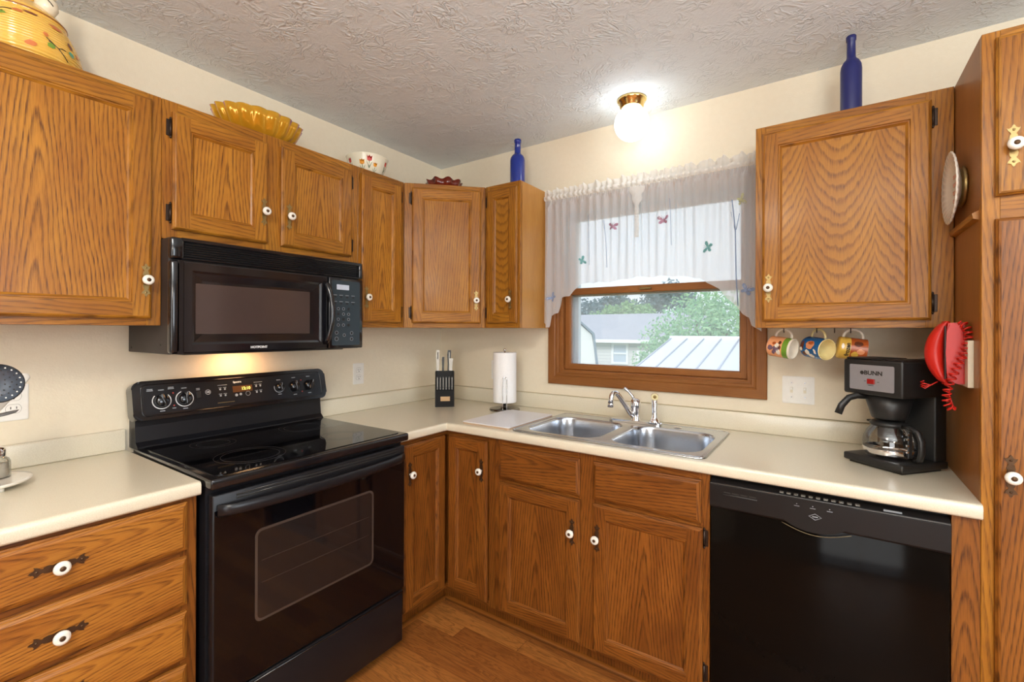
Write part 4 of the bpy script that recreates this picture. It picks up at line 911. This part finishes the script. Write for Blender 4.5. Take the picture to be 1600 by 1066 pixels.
def mug(label, x, yaw, tilt, base, inner, bands, decals, texts=(), cz=1.296, R0=.040, L=.088):
    d = Vector((math.cos(math.radians(yaw)), math.sin(math.radians(yaw)), -math.sin(math.radians(tilt)))).normalized()
    up = Vector((0, 0, 1)); e2 = (up-d*up.dot(d)).normalized(); e1 = e2.cross(d)
    M = Matrix(((e1.x, e2.x, d.x, x), (e1.y, e2.y, d.y, -.205), (e1.z, e2.z, d.z, cz), (0, 0, 0, 1))) @ T(0, 0, -L/2)
    o = bpy.data.objects.new('coffee_mug', None); COL.objects.link(o); o.matrix_world = M; tag(o, label, 'mug', 'mugs hanging under the right wall cabinet')
    b = MB(); rf = lambda z: R0*(1 if z > .006 else .93+.07*z/.006)
    zs = [0]+[q for q, _ in bands]+[L-.002]; ms = [base]+[m_ for _, m_ in bands]
    b.lathe([(0, .001), (R0*.8, 0), (R0*.95, .002), (R0, .007)], ms[0], seg=40)
    zs[0] = .007
    for (a, c, m_) in zip(zs, zs[1:], ms): b.lathe([(R0, a), (R0, c)], m_, seg=40)
    b.lathe([(R0, L-.002), (R0-.0015, L), (R0-.0035, L-.001), (R0-.0045, L-.006), (R0-.0045, .008), (0, .006)], inner, seg=40)
    for (a, z, pts, m_, rot) in decals: decal(b, lambda z: R0, math.radians(a), z, pts, m_, 1, rot)
    b.build('mug_body', o)
    for (txt, a, z, size, m_, rot) in texts:
        b = MB(); b.text(txt, size, m_, T(0, 0, 0), ext=.0001, bold=.0006)
        c, s = math.cos(rot), math.sin(rot)
        for v in b.bm.verts: x_, y_ = v.co.x*c-v.co.y*s, v.co.x*s+v.co.y*c; an = math.radians(a)+x_/R0; v.co = Vector(((R0+.0012)*math.cos(an), (R0+.0012)*math.sin(an), z+y_))
        b.build('lettering', o)
    b = MB(); n = 18; b.tube([(0, R0-.003+.0335*math.sin(PI*i/n)**.8, L/2-.030*math.cos(PI*i/n)) for i in range(n+1)], .0048, inner, seg=10, flat=.8); b.build('mug_handle', o)
P_OR, P_GR, P_PU, P_WH, P_BL, P_PE, P_BR, P_YE, P_RD = (plain(n_, lin(*c_), .25) for n_, c_ in (('peach_glaze', (232, 160, 110)), ('green_glaze', (110, 150, 50)), ('plum_glaze', (112, 88, 104)), ('white_glaze', (235, 228, 212)), ('blue_glaze', (24, 92, 150)), ('salmon_glaze', (226, 150, 104)), ('brown_glaze', (96, 52, 34)), ('yellow_glaze', (214, 172, 74)), ('rust_glaze', (172, 84, 38))))
# which side of the mug faces the camera: angle about its own axis (0 = e1, 90 = up)
mug('peach and green mug with painted blotches, leftmost of the hanging mugs', 1.998, -22, 8, P_OR, P_WH, [(.060, P_GR), (.080, P_WH)],
    [(185, .018, blob(.010, .010, seed=2), P_PU, 0), (190, .040, blob(.014, .013, seed=3), P_PU, .3), (168, .042, blob(.010, .008, seed=4), P_WH, 0), (205, .048, blob(.012, .008, seed=5), P_WH, 0), (158, .030, blob(.006, .007, seed=6), P_RD, 0), (150, .050, blob(.008, .006, seed=7), P_BR, 0), (210, .030, blob(.010, .006, seed=8), P_PU, 0), (178, .052, blob(.008, .006, seed=9), P_BR, 0)])
mug('blue mug with orange and white blotches, its open mouth facing the coffee maker', 2.113, -44, 6, P_BL, plain('cream_glaze', lin(236, 220, 160), .25), [(.018, P_BL)],
    [(160, .046, blob(.018, .018, seed=12), P_PE, .2), (150, .050, blob(.007, .012, seed=13), P_RD, 0), (205, .036, blob(.012, .010, seed=14), P_WH, 0), (225, .050, blob(.010, .012, seed=15), P_WH, 0), (215, .022, blob(.010, .010, seed=16), P_BR, 0), (170, .014, blob(.018, .008, seed=17), P_BR, 0), (190, .010, blob(.008, .006, seed=18), P_WH, 0), (188, .070, blob(.008, .004, seed=19), P_WH, .8), (200, .072, blob(.006, .004, seed=20), P_WH, .8)])
mug('yellow and rust-brown mug with vertical frozen lettering, nearest the coffee maker', 2.216, 8, 8, P_YE, P_WH, [(.036, P_RD)],
    [(150, .058, blob(.010, .014, seed=22), P_BR, 0), (190, .066, blob(.010, .012, seed=23), P_PE, 0), (210, .050, blob(.012, .010, seed=24), P_YE, 0), (170, .012, blob(.010, .004, seed=25), P_WH, 0)],
    texts=[('frozen', 186, .027, .019, DARKG, PI)])

# ================================================================ on top of the cabinets
def bottle(label, x, y, s=1.0, w=1.0, mat=None):
    b = MB(); b.lathe([(0, .0), (.030, .0), (.036, .004), (.037, .012), (.037, .165), (.035, .180), (.027, .195), (.018, .203), (.0155, .212), (.0148, .268), (.0175, .270), (.0178, .284), (.0160, .287), (.012, .287), (.011, .26), (0, .25)], mat or COB, M=Matrix.Diagonal((w, w, s, 1)), seg=40)
    o = b.build('glass_bottle'); o.location = (x, y, UT); return tag(o, label, 'bottle', 'cobalt bottles on the wall cabinets')
COB, nt_, bb_ = newmat('cobalt_glass'); bb_.inputs['Base Color'].default_value = (.012, .04, .36, 1); bb_.inputs['Roughness'].default_value = .12; bb_.inputs['Transmission Weight'].default_value = .35; bb_.inputs['Coat Weight'].default_value = .5
bottle('cobalt blue bottle on the narrow cabinet left of the window', .728, -.17, .97, 1.12)
bottle('cobalt blue bottle on the wide cabinet right of the window', 2.213, -.235, 1.0, .87, plain('frosted_navy_glass', (.012, .016, .12), .4))
AMB, nt_, bb_ = newmat('carnival_glass'); bb_.inputs['Base Color'].default_value = lin(220, 170, 80)+(1,); bb_.inputs['Roughness'].default_value = .13; bb_.inputs['Metallic'].default_value = .35
lw_ = N(nt_, 'LayerWeight', {'Blend': .4}); nt_.links.new(ramp(nt_, lw_.outputs['Facing'], [(0, lin(200, 140, 30)), (.5, lin(230, 180, 60)), (.72, lin(226, 150, 150)), (.9, lin(190, 150, 200))]), bb_.inputs['Base Color'])
b = MB(); fl = lambda t, z, q: 1+(.085*abs(math.cos(9*t))*min(1, (q/.1)) if z > .03 else .04*math.sin(22*t+z*300))
b.lathe([(0, .004), (.05, .004), (.070, .008), (.088, .022), (.100, .045), (.112, .080), (.122, .108), (.118, .109), (.106, .080), (.094, .046), (.08, .026), (.05, .012), (0, .010)], AMB, seg=144, mod=fl, sx=1.0, sy=1.38)
o = b.build('carnival_glass_bowl'); o.location = (.165, -1.29, UT); tag(o, 'oval scalloped amber carnival glass bowl above the microwave cabinet', 'bowl')
r = thing('tulip_bowl', 'white glass bowl painted with tulips above the narrow left cabinet', 'bowl', (.162, -.732, UT), 0)
MILK = plain('milk_glass', lin(238, 232, 208), .15, coat=.4)
tb = [(0, .003), (.050, .002), (.056, .006), (.075, .030), (.090, .060), (.098, .088), (.104, .110)]
def rfb(z):
    for (r0, z0), (r1, z1) in zip(tb[2:], tb[3:]):
        if z <= z1: return r0+(r1-r0)*(z-z0)/(z1-z0)
    return tb[-1][0]
b = MB(); b.lathe(tb+[(.106, .114), (.103, .115), (.096, .09), (.072, .034), (.05, .012), (0, .010)], MILK, seg=56); b.build('bowl', r)
TR, TY, TG = plain('tulip_red', lin(196, 52, 40), .3), plain('tulip_orange', lin(226, 150, 40), .3), plain('leaf_green', lin(40, 84, 40), .3)
va = math.degrees(math.atan2(-2.2957+.732, 2.149-.162))
for (da, z, m_, sc) in ((6, .090, TR, 1.15), (-16, .072, TY, 1.1), (25, .064, TY, .85), (-60, .085, TR, 1), (68, .085, TR, 1)):
    b = MB(); a = math.radians(va+da); decal(b, rfb, a, z, [(-.010, -.010), (0, -.014), (.010, -.010), (.012, .010), (.006, .003), (0, .012), (-.006, .003), (-.012, .010)][::1], m_, sc)
    decal(b, rfb, a, z-.028, [(-.0012, -.016), (.0012, -.016), (.0012, .016), (-.0012, .016)], TG, sc)
    for sg in (-1, 1): decal(b, rfb, a, z-.030, [(sg*x_, y_) for x_, y_ in ((.002, -.014), (.006, -.002), (.014, .014), (.008, .006), (.002, -.006))][::sg], TG, sc)
    b.build('painted_tulip', r)
b = MB(); RB = plain('ruby_brown_glass', lin(112, 38, 22), .2, coat=.4)
b.lathe([(0, .004), (.05, .004), (.062, .012), (.085, .045), (.100, .078), (.104, .080), (.088, .048), (.06, .018), (0, .010)], RB, seg=96, mod=lambda t, z, q: 1+(.06*math.sin(9*t) if z > .04 else 0))
for v in b.bm.verts:
    if v.co.z > .07: v.co.z += .006*math.sin(9*math.atan2(v.co.y, v.co.x)+.8)
o = b.build('ruby_dish'); o.location = (.30, -.30, UT); tag(o, 'dark red ruffled glass dish on the diagonal corner cabinet', 'dish')

# beehive cookie jar
r = thing('cookie_jar', 'yellow beehive-ribbed ceramic jar with painted sprigs above the left cabinet', 'jar', (.158, -1.985, UT), 0)
YG = plain('yellow_glaze_ceramic', lin(232, 184, 84), .14, coat=.6)
jp = [(.118, .0), (.128, .006), (.136, .02), (.137, .04), (.130, .070), (.120, .095), (.108, .120), (.096, .142)]
def rj(z):
    for (r0, z0), (r1, z1) in zip(jp, jp[1:]):
        if z <= z1: return r0+(r1-r0)*(z-z0)/(z1-z0)
    return jp[-1][0]
pr_ = [(0, .001), (.118, 0)]+[(rj(.004+.136*i/96)+.0011*math.sin(i*PI/3), .004+.136*i/96) for i in range(97)]
b = MB(); b.lathe(pr_, YG, seg=64); b.build('jar_body', r)
b = MB(); b.lathe([(.097, .140), (.100, .144), (.099, .150), (.090, .160), (.074, .176), (.056, .190), (.040, .198), (0, .204)], YG, seg=64); b.tube([(.0985*math.cos(a), .0985*math.sin(a), .146) for a in [2*PI*i/48 for i in range(48)]], .003, plain('brown_rim_glaze', lin(150, 90, 40), .3), seg=6, closed=True)
b.tube([(.030*math.cos(a), .030*math.sin(a), .203) for a in [2*PI*i/24 for i in range(24)]], .009, YG, seg=8, closed=True); jl = b.build('jar_lid', r)
b = MB(); FC = Vector((.048, .045, .200)); WF = plain('white_figure_glaze', lin(236, 226, 200), .25)
b.lathe([(0, -.034), (.018, -.030), (.027, -.012), (.026, .006), (.020, .016), (0, .020)], WF, M=T(*FC), seg=24); b.lathe([(0, -.020), (.014, -.016), (.020, 0), (.015, .015), (0, .020)], WF, M=T(*(FC+Vector((.012, .004, .032)))), seg=24)
for sg in (-1, 1): b.lathe([(0, -.008), (.006, -.004), (.006, .004), (0, .010)], WF, M=T(*(FC+Vector((.008, .004+sg*.015, .051)))), seg=12); b.lathe([(0, -.002), (.0022, 0), (0, .002)], DARKG, M=T(*(FC+Vector((.0305, .002+sg*.007, .036)))), seg=8)
b.tube([(FC.x+.030, FC.y-.008, FC.z+.006), (FC.x+.029, FC.y+.004, FC.z-.004), (FC.x+.026, FC.y+.010, FC.z-.010)], .0014, DARKG, seg=5)
b.build('animal_figure', jl)
b = MB(); CG, CB, CR2, CST, CTQ = plain('green_sprig', lin(120, 150, 60), .3), plain('brown_berry', lin(120, 66, 44), .3), plain('rust_bloom', lin(206, 120, 66), .3), plain('dark_stem', lin(60, 50, 30), .3), plain('teal_leaf', lin(90, 160, 130), .3)
va = math.degrees(math.atan2(-2.2957+1.985, 2.149-.158))
def jx(da): return math.radians(va+da)
for (da, z, rx, ry, m_, sd_) in ((-30, .122, .012, .006, CG, 1), (-4, .124, .010, .005, CR2, 2), (-20, .102, .012, .006, CG, 3), (-28, .070, .010, .009, CB, 4), (22, .075, .006, .007, CR2, 5), (52, .078, .007, .010, CB, 6), (26, .046, .010, .009, CG, 7), (50, .052, .010, .008, CTQ, 8), (40, .118, .018, .006, CR2, 9), (62, .060, .006, .006, CR2, 10), (8, .030, .012, .008, CR2, 11), (-45, .050, .012, .010, CG, 12), (10, .130, .016, .004, CB, 13)): decal(b, rj, jx(da), z, blob(rx, ry, 14, .2, sd_), m_, lift=.0022)
b.build('painted_flowers', r)
def stem(*runs):
    b = MB()
    for pts in runs: b.tube([((rj(z)+.002)*math.cos(jx(a)), (rj(z)+.002)*math.sin(jx(a)), z) for a, z in pts], .0013, CST, seg=5)
    b.build('painted_stem', r)
stem([(-38, .098), (-30, .104), (-24, .114), (-16, .120), (-10, .121)]); stem([(-27, .110), (-22, .107), (-18, .106)]); stem([(22, .066), (28, .056), (34, .046), (40, .032), (44, .022)], [(28, .056), (24, .058)], [(34, .048), (38, .053), (42, .052)])

# ================================================================ ceiling globe light
r = thing('ceiling_globe_light', 'small glass globe ceiling light with brass collar above the window', 'light', (1.388, -.20, H), 0)
PB = plain('polished_brass', lin(232, 206, 140), .16, 1)
b = MB(); b.lathe([(0, 0), (.066, 0), (.068, -.006), (.064, -.013), (.057, -.018), (.054, -.036), (.048, -.042), (.044, -.044)], PB, seg=48); b.lathe([(0, .0), (.003, .001), (.003, .004), (0, .005)], PB, M=T(.02, -.055, -.030) @ R('X', 90), seg=10); b.build('canopy', r)
GL, nt_, bb_ = newmat('lit_ribbed_globe'); bb_.inputs['Base Color'].default_value = (.9, .9, .9, 1); bb_.inputs['Emission Color'].default_value = (.90, .96, 1, 1); bb_.inputs['Emission Strength'].default_value = 6.5
b = MB(); b.lathe([(.046, -.040)]+[(.079*math.cos(a), -.113-.079*math.sin(a)) for a in [math.radians(-55+145*i/20) for i in range(20)]]+[(0, -.192)], GL, seg=96, mod=lambda t, z, q: 1+.008*math.sin(48*t)); b.build('glass_globe', r)

# ================================================================ sheer valance
SH, nt_, bb_ = newmat('sheer_white_voile'); nt_.nodes.remove(bb_)
tr_ = N(nt_, 'BsdfTransparent', {'Color': (1, 1, 1, 1)}); df_ = N(nt_, 'BsdfDiffuse', {'Color': (.94, .97, 1, 1)}); tl_ = N(nt_, 'BsdfTranslucent', {'Color': (.88, .93, .98, 1)})
m1_ = N(nt_, 'MixShader', {0: .42, 1: df_.outputs[0], 2: tl_.outputs[0]})
lw_ = N(nt_, 'LayerWeight', {'Blend': .35}); fa_ = mth(nt_, 'ADD', .57, mth(nt_, 'MULTIPLY', lw_.outputs['Facing'], .36))
m2_ = N(nt_, 'MixShader', {0: fa_, 1: tr_.outputs[0], 2: m1_.outputs[0]}); nt_.links.new(m2_.outputs[0], nt_.nodes['Material Output'].inputs[0])
HEM, nt_, bb_ = newmat('gathered_white_voile'); nt_.nodes.remove(bb_)
tr_ = N(nt_, 'BsdfTransparent', {'Color': (1, 1, 1, 1)}); df_ = N(nt_, 'BsdfDiffuse', {'Color': (.9, .89, .86, 1)}); tl_ = N(nt_, 'BsdfTranslucent', {'Color': (.9, .9, .9, 1)})
m1_ = N(nt_, 'MixShader', {0: .35, 1: df_.outputs[0], 2: tl_.outputs[0]}); m2_ = N(nt_, 'MixShader', {0: .82, 1: tr_.outputs[0], 2: m1_.outputs[0]}); nt_.links.new(m2_.outputs[0], nt_.nodes['Material Output'].inputs[0])
r = thing('curtain_valance', 'sheer white gathered window valance with small printed butterflies', 'curtain', (1.38, -.07, 2.085), 0)
CX0, CX1 = .848, 1.912
BOT = [(.848, 1.40), (.865, 1.372), (.885, 1.375), (.893, 1.44), (.915, 1.452), (.935, 1.456), (.950, 1.50), (.958, 1.535), (.985, 1.540), (1.01, 1.545), (1.035, 1.575), (1.075, 1.600), (1.12, 1.612), (1.14, 1.606), (1.20, 1.605), (1.38, 1.622), (1.55, 1.617), (1.665, 1.600), (1.70, 1.57), (1.745, 1.55), (1.78, 1.50), (1.81, 1.47), (1.84, 1.435), (1.865, 1.42), (1.875, 1.385), (1.895, 1.37), (1.912, 1.355)]
def zbot(x):
    for (a, z0), (b_, z1) in zip(BOT, BOT[1:]):
        if x <= b_: return z0+(z1-z0)*(x-a)/(b_-a)
    return BOT[-1][1]
def cy(x, z):
    g = max(0, min(1, (z-1.55)/.50)); side = max(0, 1-abs(x-.86)/.10)+max(0, 1-abs(x-1.90)/.08)
    a = .0016+.010*g+.012*side
    ph = 2*PI*x/.043+2.2*math.sin(x*9.1)+.8*math.sin(x*31+z*4)
    return -.082+a*math.sin(ph)+.006*math.sin(2*PI*x/.17+z*3)
nx, nz = 420, 34; b = MB(); rows = []
for j in range(nz+1):
    row = []
    for i in range(nx+1):
        x = CX0+(CX1-CX0)*i/nx; zb = zbot(x)+.003*math.sin(x*60); z = zb+(2.073-zb)*(j/nz); y = cy(x, z)
        if j > nz-2: y = -.076+.004*math.sin(2*PI*x/.012+3*math.sin(x*20))
        row.append((x, y, z))
    rows.append(row)
b.sheet(rows, SH); b.build('sheer_panel', r, origin=None); o = bpy.data.objects['sheer_panel']; o.data.transform(T(-1.38, .07, -2.085))
b = MB(); rows = []
for j in range(9):
    row = []
    for i in range(nx*2+1):
        x = CX0+(CX1-CX0)*i/nx/2; ph = 2*PI*x/.030+2.5*math.sin(x*13)+1.1*math.sin(x*47)
        zz = 2.073+[0, .006, .013, .020, .027, .036, .044, .050, .055][j]+(0 if j < 5 else .006*math.sin(ph*.5)+.004*math.sin(x*83))
        amp = [.004, .010, .012, .010, .004, .009, .013, .014, .012][j]; y = -.078-(.008 if j in (1, 2, 3) else 0)+amp*math.sin(ph)*(1 if j > 4 else .5)
        row.append((x-1.38, y+.07, zz-2.085))
    rows.append(row)
b.sheet(rows, HEM); b.build('gathered_header', r)
b = MB(); b.tube([(CX0-1.38-.002, .06, .002), (CX0-1.38-.002, -.010, .002), (CX1-1.38+.002, -.010, .002), (CX1-1.38+.002, .06, .002)], .006, WHITE, seg=8, flat=.5, up=(0, 0, 1)); b.build('curtain_rod', r)
b = MB(); rows = []    # gathered centre knot and tail
for j in range(22):
    t = j/21; z = 2.060-.245*t; w = .040-.030*min(1, t/.42)+.004*math.sin(t*30) if t < .42 else .0105
    rows.append([(1.375+w*math.sin(a)-1.38, -.092-.010*math.cos(a)*(1.2-t)+.003*math.sin(a*7+j*1.7)+.07, z-2.085) for a in [-PI/2+PI*k/12 for k in range(13)]])
b.sheet(rows, HEM); b.build('centre_gather', r)
def butterfly(x, z, s, rot, mat):
    b = MB(); idx = b.mi(mat); c, sn = math.cos(rot), math.sin(rot)
    shapes = [[(0, 0), (.006, .012), (.016, .020), (.026, .019), (.027, .010), (.018, .003), (.006, -.001)], [(0, -.001), (.010, -.001), (.019, -.006), (.019, -.015), (.010, -.017), (.003, -.010)]]
    def w(px, pz): X = x+(px*c-pz*sn)*s; Z = z+(px*sn+pz*c)*s; return (X-1.38, cy(X, Z)-.0035+.07, Z-2.085)
    for sh in shapes:
        for sg in (1, -1):
            vs = [b.bm.verts.new(w(sg*a_, q_)) for a_, q_ in sh]; f = b.bm.faces.new(vs if sg < 0 else vs[::-1]); f.material_index = idx
    b.tube([w(0, -.012), w(0, 0), w(0, .010)], .0018*s, mat, seg=5)
    for sg in (1, -1): b.tube([w(0, .010), w(sg*.004, .018), w(sg*.008, .022)], .0005*s, mat, seg=4)
    b.build('printed_butterfly', r)
PL, TE, SLT, CRM = plain('mauve_print', lin(170, 130, 150), .8), plain('teal_print', lin(110, 165, 165), .8), plain('slate_blue_print', lin(140, 158, 192), .8), plain('cream_print', lin(190, 190, 150), .8)
for a in ((1.248, 1.885, .95, -.1, PL), (1.502, 1.882, 1.0, .05, PL), (1.702, 1.734, .95, 1.35, TE), (1.078, 1.727, .85, -1.2, TE), (1.858, 1.535, 1.05, -.5, SLT), (.900, 1.54, 1.0, .9, SLT), (1.835, 1.925, .9, -1.3, CRM)): butterfly(*a)
b = MB()
for pts, w in (([(1.118, 1.96), (1.120, 1.82), (1.121, 1.70)], .0009), ([(1.205, 1.92), (1.214, 1.80), (1.218, 1.68)], .0012), ([(1.192, 1.925), (1.207, 1.875)], .0009), ([(1.533, 1.98), (1.537, 1.86), (1.540, 1.76)], .0009), ([(1.800, 1.93), (1.812, 1.80), (1.815, 1.60), (1.822, 1.47)], .0022), ([(1.828, 1.87), (1.815, 1.80)], .0014), ([(1.795, 1.88), (1.812, 1.79)], .0010)):
    b.tube([(x-1.38, cy(x, z)-.003+.07, z-2.085) for x, z in pts], w, SLT, seg=4)
b.build('printed_stems', r)

# ================================================================ outside
GRASS = plain('lawn', lin(104, 138, 74), .9, bscale=3)
m = MB(); m.box((-60, .6, -2.4), (30, 80, -2.2), GRASS); o = m.build('ground'); o['kind'] = 'structure'
def siding():
    m, nt, b = newmat('pale_lap_siding'); tc = N(nt, 'TexCoord').outputs['Object']; z = N(nt, 'SeparateXYZ', {0: tc}).outputs[2]
    f = mth(nt, 'FRACT', mth(nt, 'DIVIDE', z, .18)); nt.links.new(mixc(nt, mth(nt, 'LESS_THAN', f, .12), lin(206, 206, 206), lin(168, 170, 174)), b.inputs['Base Color']); b.inputs['Roughness'].default_value = .6; return m
def shingles():
    m, nt, b = newmat('grey_asphalt_shingles'); tc = N(nt, 'TexCoord').outputs['Object']
    n = N(nt, 'TexNoise', {'Vector': tc, 'Scale': 8, 'Detail': 4}).outputs['Fac']; nt.links.new(mixc(nt, n, lin(128, 130, 140), lin(176, 178, 188)), b.inputs['Base Color']); b.inputs['Roughness'].default_value = .9; return m
SID, SHG = siding(), shingles(); TRIM = plain('white_trim_paint', lin(232, 234, 238), .5); GLO = plain('dim_window_pane', lin(176, 190, 205), .15)
r = thing('neighbour_house', 'pale sided house with a grey shingle roof across the yard', 'house', (-8.0, 22, -2.2), 0)
b = MB(); b.box((-8, 0, 0), (4.4, 8, 3.0), SID); b.build('house_wall', r)
b = MB(); ax = Matrix(((0, 0, 1, 0), (1, 0, 0, 0), (0, 1, 0, 0), (0, 0, 0, 1))); b.prism([(-.4, 2.98), (-.4, 3.10), (4, 4.62), (8.4, 3.10), (8.4, 2.98), (4, 4.48)][::-1], -8.4, 4.8, SHG, M=ax); b.build('house_roof', r)
b = MB(); b.box((-8.4, -.50, 2.90), (4.8, -.38, 3.08), TRIM); b.build('gutter', r)
for x0, x1, z0, z1 in ((.22, 1.18, 1.72, 2.90), (1.65, 2.45, 1.88, 2.50), (-3.4, -2.4, 1.5, 2.7)):
    b = MB(); b.ring(x0, x1, z0, z1, [(0, 0), (0, -.06), (.12, -.06), (.12, -.01)], TRIM); b.box((x0+.1, -.05, (z0+z1)/2-.04), (x1-.1, -.01, (z0+z1)/2+.04), TRIM); w_ = b.build('window', r)
    b = MB(); b.box((x0+.1, -.015, z0+.1), (x1-.1, -.002, z1-.1), GLO); b.build('pane', w_)
r = thing('gambrel_shed', 'white barn-shaped shed with a gambrel roof, left in the window view', 'shed', (-7.45, 13.2, -2.2), 30)
gp = [(-2.5, 0), (2.45, 0), (2.45, 2.35), (2.28, 3.40), (1.72, 3.90), (0, 4.6), (-1.72, 3.9), (-2.28, 3.4), (-2.45, 2.35)]
b = MB(); b.prism([(x, z) for x, z in gp], -4, 0, plain('white_shed_siding', lin(222, 222, 220), .6), M=FR); b.build('shed_wall', r)
b = MB(); rp = [(2.44, 2.2), (2.30, 3.42), (1.74, 3.94), (0, 4.66), (-1.74, 3.94), (-2.30, 3.42), (-2.44, 2.2)]; rq = [(x*1.035, z+.03) for x, z in rp]
b.prism(rq+rp[::-1], -4.1, .15, plain('blue_grey_roof_edge', lin(98, 118, 134), .6), M=FR); b.build('shed_roof', r)
r = thing('metal_roof_garage', 'low outbuilding with a white standing-seam metal roof, right in the view', 'outbuilding', (1.2, 9, -2.2), 0)
MT = plain('white_metal_roofing', lin(206, 212, 222), .35, .1)
b = MB(); b.box((-2.2, -2.4, 0), (4.0, 5.8, 2.3), SID); b.build('garage_wall', r)
b = MB(); b.prism([(-2.7, 2.30), (-2.7, 2.36), (2, 3.37), (6.2, 2.36), (6.2, 2.3), (2, 3.30)][::-1], -2.68, 4.3, MT, M=ax)
for i in range(17):
    x = -2.68+.43*i; b.tube([(x, -2.7, 2.375), (x, 2, 3.385)], .022, plain('seam_grey', lin(176, 182, 194), .5), seg=4)
b.box((-2.72, 1.85, 3.34), (4.3, 2.15, 3.42), TRIM); b.box((-2.75, -2.72, 2.28), (-2.62, -2.6, 2.4), TRIM); b.build('garage_roof', r)
def leafmat(name, a, c):
    m, nt, b = newmat(name); g = N(nt, 'NewGeometry'); nt.links.new(mixc(nt, g.outputs['Random Per Island'], a, c), b.inputs['Base Color']); b.inputs['Roughness'].default_value = .7
    nt.nodes.remove(b); d = N(nt, 'BsdfDiffuse'); t = N(nt, 'BsdfTranslucent'); cc = mixc(nt, g.outputs['Random Per Island'], a, c); nt.links.new(cc, d.inputs[0]); nt.links.new(cc, t.inputs[0])
    nt.links.new(N(nt, 'MixShader', {0: .4, 1: d.outputs[0], 2: t.outputs[0]}).outputs[0], nt.nodes['Material Output'].inputs[0]); return m
BARK = plain('bark', lin(96, 82, 70), .9)
def tree(label, base, clumps, mat, n, leaf, seed):
    rd = random.Random(seed); r = thing('leafy_tree', label, 'tree', base, 0, 'trees beyond the window')
    top = max(c[2] for c in clumps); cx = sum(c[0] for c in clumps)/len(clumps)
    b = MB(); b.tube([(0, 0, 0), (cx*.3, 0, top*.35), (cx*.8, 0, top*.75)], [.22, .16, .07], BARK, seg=8)
    for c in clumps: b.tube([(cx*.4, 0, top*.4), ((c[0]+cx*.4)/2, c[1]/2, (c[2]+top*.4)/2), c[:3]], [.09, .06, .03], BARK, seg=6)
    b.build('trunk', r)
    vs, fs = [], []; tot = sum(c[3]**2 for c in clumps)
    for c in clumps:
        for _ in range(int(n*c[3]**2/tot)):
            v = Vector((rd.gauss(0, 1), rd.gauss(0, 1), rd.gauss(0, 1))).normalized()*c[3]*(rd.random()**.35)*(1+.25*math.sin(5*rd.random()*PI)); p = Vector(c[:3])+Vector((v.x, v.y, v.z*.85))
            a1 = Vector((rd.gauss(0, 1), rd.gauss(0, 1), rd.gauss(0, 1))).normalized(); a2 = a1.orthogonal().normalized(); s_ = leaf*rd.uniform(.6, 1.3); k = len(vs)
            vs += [p-a1*s_, p+a2*s_*.55, p+a1*s_, p-a2*s_*.55]; fs.append((k, k+1, k+2, k+3))
    me = bpy.data.meshes.new('foliage'); me.from_pydata(vs, [], fs); me.materials.append(mat); o = bpy.data.objects.new('foliage', me); COL.objects.link(o); o.parent = r
LG, DG, MG = leafmat('light_green_leaves', lin(130, 180, 140), lin(180, 215, 165)), leafmat('dark_green_leaves', lin(90, 112, 122), lin(130, 150, 158)), leafmat('mid_green_leaves', lin(118, 158, 110), lin(160, 196, 140))
tree('big light green tree standing in front of the pale house', (-2.2, 17, -2.2), [(0, 0, 4.0, 1.25), (-1.1, .3, 3.2, 1.1), (1.2, 0, 3.6, 1.3), (-1.7, 0, 2.3, .85), (0, -.3, 2.6, 1.2), (1.9, .2, 2.4, 1.3), (.6, 0, 4.6, .8), (-.4, 0, 1.4, .9), (2.9, .4, 3.4, 1.4), (3.4, .4, 2.0, 1.4)], LG, 9000, .085, 1)
tree('dark distant tree left of the window view, behind the roof', (-16.1, 42, -1.83), [(-2.6, 0, 5.2, 1.4), (-.9, 0, 5.4, 1.3), (.6, 0, 5.9, 1.3), (2.2, 0, 5.2, 1.2), (-4.5, 0, 4.8, 1.6)], DG, 3000, .2, 2)
tree('tall dark tree behind the light green one', (-9.5, 38, -1.57), [(-.6, 0, 5.6, 1.3), (.6, 0, 6.1, 1.2), (1.6, 0, 5.2, 1.1), (-1.6, 0, 4.7, 1.0)], DG, 3000, .16, 3)
tree('yellow-green tree row just above the house roof', (-11.4, 33.5, -2.0), [(-2.4, 0, 4.2, .8), (-1.0, 0, 4.6, .9), (.4, 0, 4.8, 1.0), (1.6, 0, 4.6, .9)], MG, 3000, .14, 4)
tree('green tree at the right side of the window view', (2.5, 24, -2.2), [(-1.5, 0, 4.2, 1.5), (.3, 0, 4.8, 1.6), (2.2, 0, 4.2, 1.5), (-3.4, 0, 4.6, 1.4)], LG, 3500, .14, 5)
